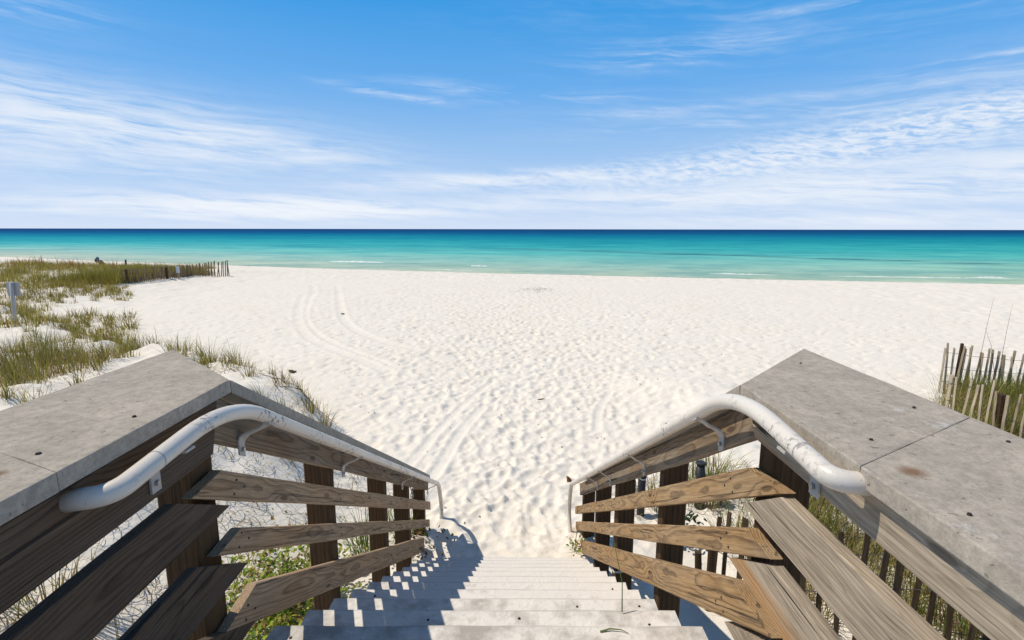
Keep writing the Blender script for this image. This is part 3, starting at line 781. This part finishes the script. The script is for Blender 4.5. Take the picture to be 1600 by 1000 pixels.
# ------------------------------------------------------------------ sand fences
M_SLAT_BACKLIT = M_SLAT.copy(); M_SLAT_BACKLIT.name = 'backlit_fence_slat'  # pickets seen against the light: their shade is darkened into the slat colours
for n_ in M_SLAT_BACKLIT.node_tree.nodes:
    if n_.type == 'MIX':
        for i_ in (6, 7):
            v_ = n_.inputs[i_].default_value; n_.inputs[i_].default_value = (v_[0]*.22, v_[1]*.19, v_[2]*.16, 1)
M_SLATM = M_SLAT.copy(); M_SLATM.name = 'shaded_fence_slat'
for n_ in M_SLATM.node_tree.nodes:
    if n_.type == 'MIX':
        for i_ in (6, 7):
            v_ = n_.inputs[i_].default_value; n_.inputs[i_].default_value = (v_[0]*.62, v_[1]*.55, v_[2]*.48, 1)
def slat_mesh(hh, seed, m=None):
    rr = random.Random(seed); bm = bmesh.new(); rings = []
    w = .019*rr.uniform(.85, 1.15); t = .006
    for i in range(7):
        f = i/6; z = -.25+(hh+.25)*f; ox = rr.uniform(-.003, .003); oy = rr.uniform(-.003, .003)
        rings.append([bm.verts.new((sx*w+ox, sy*t+oy, z+(rr.uniform(-.012, .012) if i == 6 else 0))) for sx, sy in ((-1, -1), (1, -1), (1, 1), (-1, 1))])
    for r0, r1 in zip(rings[:-1], rings[1:]):
        for k in range(4): bm.faces.new((r0[k], r0[(k+1) % 4], r1[(k+1) % 4], r1[k]))
    bm.faces.new(rings[0][::-1]); bm.faces.new(rings[-1])
    me = bpy.data.meshes.new('slat'); bm.to_mesh(me); bm.free(); me.materials.append(m or M_SLAT); return me
def sand_fence(path, hgt, spacing, label, posts=(), seed=1, wires=(.25, .55, .85), lean=.042, sc=1., postr=.045, sm=None, twist=0.):
    rr = random.Random(seed)
    P = [Vector((*p[:2], 0)) for p in path]; hs = [p[2] if len(p) > 2 else hgt for p in path]
    st = []
    for a, b_, h0, h1 in zip(P[:-1], P[1:], hs[:-1], hs[1:]):
        n = max(1, int((b_-a).length/spacing)); st += [(a.lerp(b_, i/n), h0+(h1-h0)*i/n, (b_-a).normalized()) for i in range(n)]
    e = empty('sand_fence', (P[0].x, P[0].y, gz(P[0].x, P[0].y)), label, 'fence')
    ms = [slat_mesh(1., seed*10+k, sm) for k in range(4)]
    tops = []
    for i, (p, hh, d) in enumerate(st):
        z = gz(p.x, p.y); hh = hh*rr.uniform(.90, 1.08)
        o = bpy.data.objects.new('slat', ms[rr.randrange(4)]); col.objects.link(o)
        W = Matrix.Translation((p.x+rr.uniform(-.012, .012), p.y+rr.uniform(-.012, .012), z)) @ Matrix.Rotation(math.atan2(d.y, d.x)+twist+rr.uniform(-.25, .25), 4, 'Z') @ Matrix.Rotation(rr.gauss(0, lean), 4, 'Y') @ Matrix.Rotation(rr.gauss(0, lean*.8), 4, 'X') @ Matrix.Diagonal((sc, sc, hh, 1))
        put(o, e, W); tops.append((p, z, hh))
    for f in wires:
        bm = bmesh.new()
        tube_bm(bm, [(p.x+.008*math.sin(i*2.), p.y+.008*math.cos(i*2.), z+hh0*f+.01*math.sin(i*.7)) for i, ((p, z, hh), hh0) in enumerate(zip(tops, [t[1] for t in st]))], .0035*sc, 5)
        link('wire', bm, M_WIRE, e, smooth=True)
    for (x, y, hh) in posts:
        z = gz(x, y)
        bm = bmesh.new(); ph = rr.uniform(-.04, .04)
        tube_bm(bm, [(x, y, z-.3), (x+ph*.3, y, z+hh*.3), (x+ph, y, z+hh)], [postr*1.05, postr, postr*.92], 10)
        Wp = Matrix.Translation((x, y, z)); bm.transform(Wp.inverted())
        link('post', bm, W_POST, e, Wp)
    return e
sand_fence([(8.25, 9.75, .95), (9.2, 9.5, .85), (10.6, 9.25, .85), (12.6, 9.0)], .9, .072, 'row of leaning grey pickets behind the grass at the right edge', posts=((8.5, 9.72, 1.0), (10.25, 9.33, .9)), seed=3, postr=.03, twist=-.75)
sand_fence([(6.42, 7.42, .86), (6.55, 6.9, .82), (6.62, 6.35, .80), (6.5, 5.2)], .8, .097, 'picket fence just beyond the right cap board, a brown post among its slats', posts=((6.62, 6.78, .70),), seed=5, lean=.045, postr=.055)
sand_fence([(1.72, 4.05, .82), (2.08, 3.5, .85), (3.5, 2.85, 1.12)], 1.0, .098, 'shaded slatted fence seen between the rails of the right railing', posts=((1.66, 3.95, .72), (1.60, 4.02, .45)), seed=7, lean=.03, postr=.03, sm=M_SLAT_BACKLIT)
fp = [(-21.0, 28.3, .75), (-20.5, 29.7, .8), (-20.4, 32.0, .75), (-20.9, 34.2, .75), (-20.3, 35.9, 1.0), (-19.6, 36.6, 1.05)]
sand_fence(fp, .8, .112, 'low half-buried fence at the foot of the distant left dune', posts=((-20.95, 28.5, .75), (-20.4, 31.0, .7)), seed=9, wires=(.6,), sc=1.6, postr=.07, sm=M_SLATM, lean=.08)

# ------------------------------------------------------------------ signs and distant things
sx, sy = -14.50, 15.05; z0 = gz(sx, sy)
e = empty('beach_sign', (sx, sy, z0), 'blank pale back of a square sign on a white post in the left dune grass', 'sign')
bm = bmesh.new(); tube_bm(bm, [(sx, sy, z0-.3), (sx+.06, sy, z0+.5), (sx+.10, sy, -1.54)], .05, 8); link('post', bm, M_SIGN, e, smooth=True)
board('panel', e, (sx-.12, sy+.06, -1.93), (sx-.12, sy+.06, -1.53), (sx+.25, sy+.06, -1.93), (sx+.25, sy+.06, -1.53), (0, .02, 0), M_SIGN, n=3)
sx, sy = -19.95, 31.4; z0 = gz(sx, sy)
e = empty('small_sign', (sx, sy, z0), 'small white notice on a short post by the far dune fence', 'sign')
bm = bmesh.new(); tube_bm(bm, [(sx, sy, z0-.2), (sx, sy, z0+.72)], .04, 8); link('post', bm, M_SLAT, e, smooth=True)
board('panel', e, (sx-.1, sy-.05, z0+.42), (sx-.1, sy-.05, z0+.80), (sx+.1, sy-.05, z0+.42), (sx+.1, sy-.05, z0+.80), (0, .02, 0), M_WHITE, n=2)

m, h, b = material('brown_canvas'); pp = poscoord(h); setb(h, b, h.mix(h.noise(pp, 6., 3), (.16, .095, .055), (.23, .14, .085)), .9); M_CANV = m
m, h, b = material('blue_cloth'); pp = poscoord(h); setb(h, b, h.mix(h.noise(pp, 9., 3), (.03, .075, .17), (.06, .13, .26)), .85); M_BLUE = m
cx, cy = -34.3, 44.8; z0 = gz(cx, cy)
e = empty('beach_lounger', (cx, cy, z0), 'low brown canvas lounger half hidden by the far left dune grass', 'lounger')
board('backrest', e, (cx-.45, cy-.3, z0+.22), (cx-.45, cy+.3, z0+.22), (cx-.80, cy-.3, z0+.62), (cx-.80, cy+.3, z0+.62), (-.06, 0, -.02), M_CANV, n=4)
board('seat', e, (cx-.45, cy-.3, z0+.24), (cx-.45, cy+.3, z0+.24), (cx+.95, cy-.3, z0+.20), (cx+.95, cy+.3, z0+.20), (0, 0, -.07), M_CANV, n=6)
for lx in (-.40, .8):
    for ly in (-.26, .26):
        bm = bmesh.new(); tube_bm(bm, [(cx+lx, cy+ly, z0-.05), (cx+lx, cy+ly, z0+.18)], .025, 6); link('leg', bm, M_SLAT, e)
bm = bmesh.new(); bmesh.ops.create_icosphere(bm, subdivisions=3, radius=.17)
for v in bm.verts:
    v.co.z *= 1.45; v.co.y *= .8
    v.co.x += .05*math.sin(v.co.z*9); v.co *= 1+.08*math.sin(v.co.x*17+v.co.y*11)
o = link('beach_bag', bm, M_BLUE, None, Matrix.Translation((cx-.86, cy-.15, z0+.66)), True); tag(o, 'blue cloth bundle on the head of the distant brown lounger', 'bag')
pxx, pyy = -31.9, 43.5; z0 = gz(pxx, pyy)
bm = bmesh.new(); tube_bm(bm, [(pxx, pyy, z0-.3), (pxx, pyy, z0+.4), (pxx+.02, pyy, z0+.66)], [.07, .07, .06], 8)
o = link('wooden_stake', bm, W_POST, None); tag(o, 'dark lone stake standing in the grass of the far left dune', 'stake')

# ------------------------------------------------------------------ grass
def grass_mat():
    m, h, b = material('dune_grass_blade')
    at = h.node('ShaderNodeVertexColor', layer_name='tone').outputs[0]
    setb(h, b, at, .6, None, .25)
    tr = h.node('ShaderNodeBsdfTranslucent'); h.set(tr.inputs[0], h.mix(1., at, (1.1, 1.2, .6), 'MULTIPLY'))
    mx = h.node('ShaderNodeMixShader'); mx.inputs[0].default_value = .28
    h.l.new(b.outputs[0], mx.inputs[1]); h.l.new(tr.outputs[0], mx.inputs[2])
    h.l.new(mx.outputs[0], h.n['Material Output'].inputs[0])
    return m
M_GRASS = grass_mat()
GREEN = np.array([(.23, .215, .040), (.32, .265, .058), (.16, .165, .032), (.39, .305, .10)])
DRY = np.array([(.30, .215, .095), (.22, .145, .06), (.36, .28, .14), (.15, .09, .04)])
FARG = np.array([(.27, .24, .045), (.36, .29, .065), (.19, .18, .035), (.42, .32, .10)])
LUSH = np.array([(.12, .19, .022), (.19, .25, .035), (.26, .29, .05), (.08, .13, .02)])
SEG = 4
def blades(bx, by, bz, ln, wd, lean, colr, az=None, curl=1.):
    n = len(bx); az = rng.uniform(0, 2*np.pi, n) if az is None else az
    d = np.stack([np.cos(az), np.sin(az)], -1); s = np.stack([-np.sin(az), np.cos(az)], -1)
    co = np.zeros((n, SEG+1, 2, 3)); cc = np.zeros((n, SEG+1, 2, 4)); cc[..., 3] = 1
    for k in range(SEG+1):
        f = k/SEG
        a = lean*(.35+.65*curl*f)
        hor = ln*f*np.sin(a); ver = ln*f*np.cos(a)
        wk = wd*(1-f**1.6)*.5+.0006
        for j, sg in enumerate((-1, 1)):
            co[:, k, j, 0] = bx+d[:, 0]*hor+s[:, 0]*wk*sg
            co[:, k, j, 1] = by+d[:, 1]*hor+s[:, 1]*wk*sg
            co[:, k, j, 2] = bz+ver
        cc[:, k, :, :3] = colr[:, None, :]
    base = (np.arange(n)*(SEG+1)*2)[:, None]
    q = np.concatenate([np.stack([base[:, 0]+2*k, base[:, 0]+2*k+1, base[:, 0]+2*k+3, base[:, 0]+2*k+2], -1) for k in range(SEG)])
    return co.reshape(-1, 3), q, cc.reshape(-1, 4)
def clump_blades(cl, wd=.006):
    """cl: list of (x, y, radius, count, height, dryness, palette)"""
    out = []; off = 0
    C, Q, K = [], [], []
    for (x, y, r, n, hgt, dry, pal) in cl:
        a = rng.uniform(0, 2*np.pi, n); rr = r*np.sqrt(rng.uniform(0, 1, n))
        bx = x+np.cos(a)*rr; by = y+np.sin(a)*rr; bz = ground(bx, by)-.02
        isdry = rng.uniform(0, 1, n) < dry
        colr = np.where(isdry[:, None], DRY[rng.integers(0, 4, n)], pal[rng.integers(0, 4, n)])*rng.uniform(.75, 1.25, (n, 1))
        ln = hgt*rng.uniform(.45, 1.1, n)*np.where(isdry, .75, 1.)
        lean = np.abs(rng.normal(0, .42, n))+np.where(isdry, .45*rng.uniform(0, 1, n), 0)+.25*rr/r
        az = np.where(rng.uniform(0, 1, n) < .6, a, rng.uniform(0, 2*np.pi, n))
        az = az+.0
        c, q, k = blades(bx, by, bz, ln, wd*rng.uniform(.6, 1.4, n), lean, colr, az)
        C.append(c); Q.append(q+off); K.append(k); off += len(c)
    return np.concatenate(C), np.concatenate(Q), np.concatenate(K)
def grass_obj(name, cl, wd, **kw):
    c, q, k = clump_blades(cl, wd)
    o = np_mesh(name, c, q, M_GRASS, True, k)
    return tag(o, **kw)
# near dune
near = []
def inL(x, y): return y < (8.7+(x+3.6)*-1.1 if x > -3.6 else 8.7+(-3.6-x)*.72)
dens = lambda x, y, sd: float(fbm(np.array([x*.55]), np.array([y*.55]), 3, sd)[0])
tries = 0
while len(near) < 330 and tries < 9000:
    tries += 1
    x = random.uniform(-15.5, -2.2); y = random.uniform(2.0, 17.5)
    if not inL(x, y-.25): continue
    d_ = dens(x, y, 90)
    Ld = (8.7+(x+3.6)*-1.1 if x > -3.6 else 8.7+(-3.6-x)*.72)-y
    edge = math.exp(-((Ld-.8)/1.3)**2)
    west = S(np.array([(-x-6.3)/2.0]))[0]
    bare = 1 if (x > -6.6 and Ld > 2.2) else 0
    pr = .10+1.6*max(d_, 0)+.55*edge+.55*west-.75*bare
    if random.random() > pr: continue
    if y > 11.2+.25*(-x-6) and random.random() < .8: continue
    big = west > .6 and y < 11.5 and random.random() < .55
    near.append((x, y, random.uniform(.14, .34) if big else random.uniform(.05, .16), random.randint(50, 95) if big else random.randint(18, 45), random.uniform(.40, .66) if big else random.uniform(.28, .52), random.uniform(.3, .6), GREEN))
for (x, y) in ((-8.7, 9.3), (-9.3, 9.6), (-8.3, 9.0), (-9.8, 9.1), (-8.0, 8.6), (-8.9, 8.5), (-7.7, 9.2), (-10.3, 9.9), (-9.2, 10.3), (-8.4, 9.8), (-7.6, 8.8)):
    near.append((x, y, .44, 115, .64, .62, GREEN))
for x, y in ((-6.6, 7.7), (-7.6, 7.2), (-6.9, 6.9), (-6.0, 7.3), (-7.9, 8.1), (-5.6, 7.9), (-7.3, 7.8), (-8.2, 7.5), (-6.3, 6.6)):
    near.append((x, y, random.uniform(.07, .15), random.randint(30, 60), random.uniform(.35, .55), .45, GREEN))
for x, y in ((-3.7, 8.4), (-3.9, 8.7), (-4.2, 8.9), (-3.4, 8.1), (-3.1, 7.8), (-4.5, 8.5), (-2.9, 7.4), (-3.6, 7.7), (-4.1, 8.1), (-5.0, 8.7), (-5.5, 8.9), (-2.7, 7.0), (-4.8, 8.2)):
    near.append((x+random.uniform(-.15, .15), y+random.uniform(-.15, .15), random.uniform(.10, .24), random.randint(30, 60), random.uniform(.24, .45), .82, GREEN))
for x, y in ((-5.9, 9.9), (-5.4, 9.6), (-4.9, 9.3), (-6.5, 10.4), (-7.1, 10.8), (-4.6, 8.8), (-5.2, 9.0), (-6.0, 9.4), (-7.8, 11.3), (-8.5, 11.9)):
    near.append((x+random.uniform(-.2, .2), y+random.uniform(-.2, .2), .2, 85, .55, .4, GREEN))
grass_obj('dune_grass', near, .0085, label='patchy green and straw dune grass over the near left dune', kind='stuff')
far = []
for i in range(1500):
    x = random.uniform(-50, -17.5); y = random.uniform(18, 45)
    if x/y < -1.35 or x/y > -.575: continue
    e_ = 20.5+.6*math.sin(y*.4)
    Ld = -x-e_
    if y < 26:
        if not (-x > 15.0+.6*(y-18)*.3): continue
        dd = dens(x*.35, y*.35, 95)
        if dd < .0 or random.random() > .55: continue
    elif Ld < 0.9: continue
    dd = dens(x*.3, y*.3, 97)
    if 26 <= y < 34 and dd < -.03 and Ld > 2.5: continue
    far.append((x, y, random.uniform(.35, .75), random.randint(34, 64), random.uniform(.42, .72) if y > 27 else random.uniform(.35, .55), random.uniform(.25, .5), FARG))
for i in range(1500):
    y = random.uniform(12, 27.5); x = -random.uniform(9, 34)
    if x > -.735*y or x/y < -1.3: continue
    dd = dens(x*.6, y*.6, 94)
    if dd < -.07: continue
    far.append((x, y, random.uniform(.10, .4), random.randint(16, 48), random.uniform(.28, .55), random.uniform(.35, .65), FARG))
for i in range(420):
    y = random.uniform(27.6, 37.2); x = -21.25-abs(random.gauss(0, 1.6))
    if x/y > -.572: continue
    far.append((x, y, random.uniform(.35, .6), random.randint(50, 80), random.uniform(.60, .85)*(1-.5*max(0, (y-33)/4.2)), random.uniform(.25, .5), FARG))
grass_obj('dune_grass', far, .017, label='dense olive grass on the distant left dune', kind='stuff')
# fenced mound on the right
rt = []
for i in range(1300):
    x = random.uniform(1.5, 12); y = random.uniform(2.2, 9.7)
    if x > .83*(.985*y+.53) and y > 5.8 and x < 12:
        if y > 9.55: continue
        rt.append((x, y, random.uniform(.15, .3), random.randint(55, 95), random.uniform(.38, .62), .4, LUSH if random.random() < .2 else GREEN)); continue
    if x > 6.3 or x/y > 1.3 or y > 6.4: continue
    if x < 2.2 and y > 3.4 and random.random() < .75: continue
    if dens(x, y, 99) < -.02: continue
    rt.append((x, y, random.uniform(.12, .3), random.randint(40, 80), random.uniform(.30, .55), .5, LUSH if random.random() < .35 else GREEN))
grass_obj('dune_grass', rt, .007, label='green grass and straw inside the fences on the right', kind='stuff')
# straw and litter lying on the ground beneath both railings
lit = []
n = 7000
lx = np.concatenate([rng.uniform(-4.2, -1.15, n//2), rng.uniform(1.0, 5.2, n//2)]); ly = rng.uniform(2.0, 6.2, n)
kp = (rng.uniform(0, 1, n) < np.where(lx < 0, .45, 1.)) & (np.array([dens(a, b_, 77) for a, b_ in zip(lx*1.5, ly*1.5)])+np.where((lx < 0) & (lx+ly*.55 > .1), -.13, .0) > -.03) & ((lx > -3.4) | (ly < 5)); lx = lx[kp]; ly = ly[kp]; n = len(lx)
c, q, k = blades(lx, ly, ground(lx, ly)+.012, rng.uniform(.06, .28, n), .005*rng.uniform(.6, 1.5, n), rng.uniform(1.35, 1.6, n), DRY[rng.integers(0, 4, n)]*rng.uniform(.5, 1.1, (n, 1)), curl=1.)
lx2 = rng.uniform(-9, -1.6, 5000); ly2 = rng.uniform(2.5, 11.5, 5000)
kp = (np.array([dens(a, b_, 78) for a, b_ in zip(lx2*1.2, ly2*1.2)])+np.where((ly2 < 5.5) & (lx2+ly2*.55 > .1), -.15, 0) > .0) & (ly2 < np.where(lx2 > -3.6, 8.7+(lx2+3.6)*-1.1, 8.7+(-3.6-lx2)*.72)); lx2 = lx2[kp]; ly2 = ly2[kp]; n2_ = len(lx2)
c2_, q2_, k2_ = blades(lx2, ly2, ground(lx2, ly2)+.01, rng.uniform(.06, .30, n2_), .005*rng.uniform(.6, 1.5, n2_), rng.uniform(1.2, 1.6, n2_), DRY[rng.integers(0, 4, n2_)]*rng.uniform(.5, 1.1, (n2_, 1)))
q = np.concatenate([q, q2_+len(c)]); c = np.concatenate([c, c2_]); k = np.concatenate([k, k2_])
tag(np_mesh('dry_straw', c, q, M_GRASS, True, k), 'dry straw litter scattered over the dune sand and beneath the railings', kind='stuff')

# single plants
def clump(name, x, y, r, n, hgt, dry, pal, label, wd=.007, group=None, cat='grass clump'):
    o = grass_obj(name, [(x, y, r, n, hgt, dry, pal)], wd, label=label, cat=cat, group=group)
    return o
clump('grass_clump', -1.38, 4.58, .17, 150, .50, .12, LUSH, 'bright green grass clump behind the lower rails of the left railing')
clump('grass_clump', -1.12, 4.95, .12, 90, .48, .15, LUSH, 'narrow green grass tuft beside the last posts of the left railing')
clump('grass_clump', -1.6, 4.0, .16, 60, .5, .5, GREEN, 'thin arching grass clump between the vine and the second left post')
clump('grass_clump', -3.0, 3.05, .30, 200, .55, .75, GREEN, 'straw-yellow grass clump in shade under the left level rails')
clump('grass_clump', -2.35, 2.75, .22, 120, .45, .8, GREEN, 'brown tangled grass clump at the bottom left corner')
clump('grass_clump', -3.55, 8.35, .14, 60, .38, .5, GREEN, 'lone grass clump at the crumbling tip of the left dune')
clump('grass_clump', -4.35, 8.75, .12, 50, .45, .35, GREEN, 'upright grass clump beside driftwood near the left cap board')
clump('grass_clump', 2.25, 5.9, .30, 190, .62, .35, LUSH, 'tall grass clump behind the black bollard with a flat cap')
clump('grass_clump', .60, 4.62, .05, 12, .22, .4, LUSH, 'small weed growing at the foot of the right rail')
def leafy(name, spots, size, label, cat, palette, stems=True):
    C, Q, K = [], [], []; off = 0
    for (x, y, z) in spots:
        a = random.uniform(0, 6.28); tlt = random.uniform(-.9, .9); s = size*random.uniform(.6, 1.25)
        Rm = Matrix.Rotation(a, 3, 'Z') @ Matrix.Rotation(tlt, 3, 'X') @ Matrix.Rotation(random.uniform(-.5, .5), 3, 'Y')
        pr = [(-.0, -1, 0), (.55, -.35, .12), (.5, .45, .10), (0, 1, -.05), (-.5, .45, .10), (-.55, -.35, .12)]
        pts = [Rm @ (Vector(p)*s)+Vector((x, y, z)) for p in pr]
        C += [tuple(p) for p in pts]; Q += [(off, off+1, off+2, off+3), (off, off+3, off+4, off+5)]
        t = palette[random.randrange(len(palette))]; f = random.uniform(.7, 1.3); K += [(*[v*f for v in t], 1)]*6; off += 6
    return tag(np_mesh(name, np.array(C), np.array(Q), M_GRASS, False, np.array(K)), label, cat)
def spots(cx, cy, rx, ry, n, hmax):
    out = []
    for i in range(n):
        x = random.gauss(cx, rx); y = random.gauss(cy, ry); out.append((x, y, gz(x, y)+random.uniform(.02, hmax)))
    return out
VINE = [(.25, .34, .03), (.33, .40, .045), (.14, .22, .025), (.40, .38, .07), (.30, .19, .07)]
leafy('beach_vine', spots(-1.80, 3.72, .21, .33, 3200, .36), .021, 'yellow-green leafy vine sprawling beside the middle of the left railing', 'vine', VINE)
leafy('beach_vine', spots(-1.20, 2.95, .10, .35, 150, .16), .022, 'small dark leafy vine on the ground under the lowest left rail', 'vine', VINE[:3])
leafy('beach_vine', spots(.63, 4.66, .05, .07, 34, .09), .020, 'tiny green sprig in the sand at the end of the right rails', 'weed', VINE)
leafy('dark_shrub', spots(1.72, 4.95, .12, .12, 170, .26), .030, 'small dark green shrub behind the upper right rails', 'shrub', [(.02, .04, .012), (.035, .06, .018)])
leafy('beach_vine', spots(-.93, 4.55, .13, .22, 130, .16), .020, 'brown and green creeper tangled round the last left post', 'vine', [(.15, .10, .05), (.10, .14, .03), (.20, .13, .07)])
leafy('beach_vine', spots(.92, 3.05, .06, .25, 60, .1), .022, 'green creeper in the shadow beside the stair treads on the right', 'vine', VINE[:3])
leafy('fallen_flower', [(.93, 3.95, gz(.93, 3.95)+.10), (.94, 3.95, gz(.93, 3.95)+.11)], .018, 'single yellow flower behind the right railing', 'flower', [(.65, .40, .02)])
# blades lying across the treads on the right
def stalk(name, pts, rad, colr, label, cat):
    m_, h_, b_ = material(name+'_stem'); setb(h_, b_, colr, .6)
    bm = bmesh.new(); P = [Vector(p) for p in pts]
    n = len(P); tube_bm(bm, P, [rad*(1-.75*i/(n-1)) for i in range(n)], 6)
    o = link(name, bm, m_, None, smooth=True); return tag(o, label, cat)
stalk('green_shoot', [(.44, 1.86, -1.50), (.445, 1.90, -1.40), (.43, 1.97, -1.31), (.42, 2.0, -1.25)], .0024, (.09, .15, .03), 'upright green blade sticking up from a tread beside the right rail', 'grass blade')
stalk('green_shoot', [(.30, 1.57, -1.3415), (.335, 1.578, -1.337), (.37, 1.574, -1.337), (.395, 1.562, -1.3415)], .0035, (.16, .20, .06), 'short green blade lying on the second lowest visible tread', 'grass blade')
for i, (x, y, hh, lx_, lab) in enumerate(((8.55, 9.35, 1.85, .1, 'tall bare seed stalk left of the pair above the right fence'), (8.95, 9.35, 1.75, .05, 'tall straight seed stalk right of the pair above the right fence'), (9.85, 9.2, 2.1, .25, 'tallest reddish seed stalk at the right edge of the beach'), (8.7, 9.1, 1.3, -.35, 'low bent seed stalk leaning left above the right fence'))):
    z = gz(x, y)
    stalk('seed_stalk', [(x, y, z), (x+lx_*.2, y, z+hh*.4), (x+lx_*.55, y, z+hh*.75), (x+lx_, y, z+hh)], .0055, (.24, .13, .08), lab, 'stalk')
# rusty seed heads over the far left dune
c = []
for i in range(60):
    x = random.gauss(-34, 4.5); y = random.uniform(37, 44)
    if x > -.74*y: continue
    c.append((x, y, .3, 7, 1.25, 1., DRY))
OAT = np.array([(.30, .16, .07), (.36, .20, .09), (.25, .12, .05), (.34, .22, .10)])
DRY_ = DRY; DRY = OAT
grass_obj('sea_oats', c, .05, label='tall rusty seed heads rising above the far left dune', kind='stuff'); DRY = DRY_
# small litter on the open sand
m, h, b = material('dark_litter'); setb(h, b, (.12, .085, .055), .9); M_LIT = m
def twig(x, y, ln, r, az_, label, name='driftwood_twig'):
    z = float(ground(x, y)[0])+r*.6; bm = bmesh.new(); rr = random.Random(x)
    P = []
    for i in range(7):
        t = i/6-.5; P.append((x+math.cos(az_)*ln*t+rr.uniform(-.03, .03)*ln, y+math.sin(az_)*ln*t+rr.uniform(-.03, .03)*ln, float(ground(x+math.cos(az_)*ln*t, y+math.sin(az_)*ln*t)[0])+r*.7+rr.uniform(0, .25)*r))
    tube_bm(bm, P, [r*f for f in (.5, .9, 1, 1, .85, .7, .3)], 6)
    return tag(link(name, bm, M_LIT, None, smooth=True), label, 'twig')
twig(-4.85, 11.25, .16, .035, .2, 'dark lump of driftwood on the sand past the tip of the left dune')
twig(-3.2, 7.9, .8, .007, .5, 'long thin twig lying on the dune slope behind the left sloped cap')
twig(-3.75, 8.0, .6, .007, 2.7, 'crooked twig lying on bare sand at the tip of the left dune')
twig(.55, 9.4, .14, .012, .3, 'short dark stick lying on the open sand beyond the stairs')
twig(-6.4, 19.6, .14, .03, .1, 'tiny dark lump beside the wheel tracks')
C, Q, K = [], [], []; n = 900
fx = np.concatenate([rng.normal(1.4, .55, 260), rng.uniform(-6, 6, n-260)]); fy = np.concatenate([rng.normal(28.7, .8, 260), rng.uniform(5, 30, n-260)])
c, q, k = blades(fx, fy, ground(fx, fy)+.006, rng.uniform(.02, .07, n)*np.where(np.arange(n) < 260, 2.2, .8), .012*rng.uniform(.6, 1.4, n), np.full(n, 1.5), DRY[rng.integers(0, 4, n)]*.45)
tag(np_mesh('beach_litter', c, q, M_GRASS, True, k), 'dark flecks of dried weed on the sand', kind='stuff')
c, q, k = blades(*[np.array(v) for v in ([.72, .73], [6.1, 6.1], [gz(.72, 6.1)+.03]*2, [.1, .09], [.07, .06], [1.2, 1.0])], np.array([(.30, .13, .05), (.22, .10, .04)]))
tag(np_mesh('dry_leaf', c, q, M_GRASS, True, k), 'curled brown leaf on the sand by the foot of the right handrail', 'leaf')
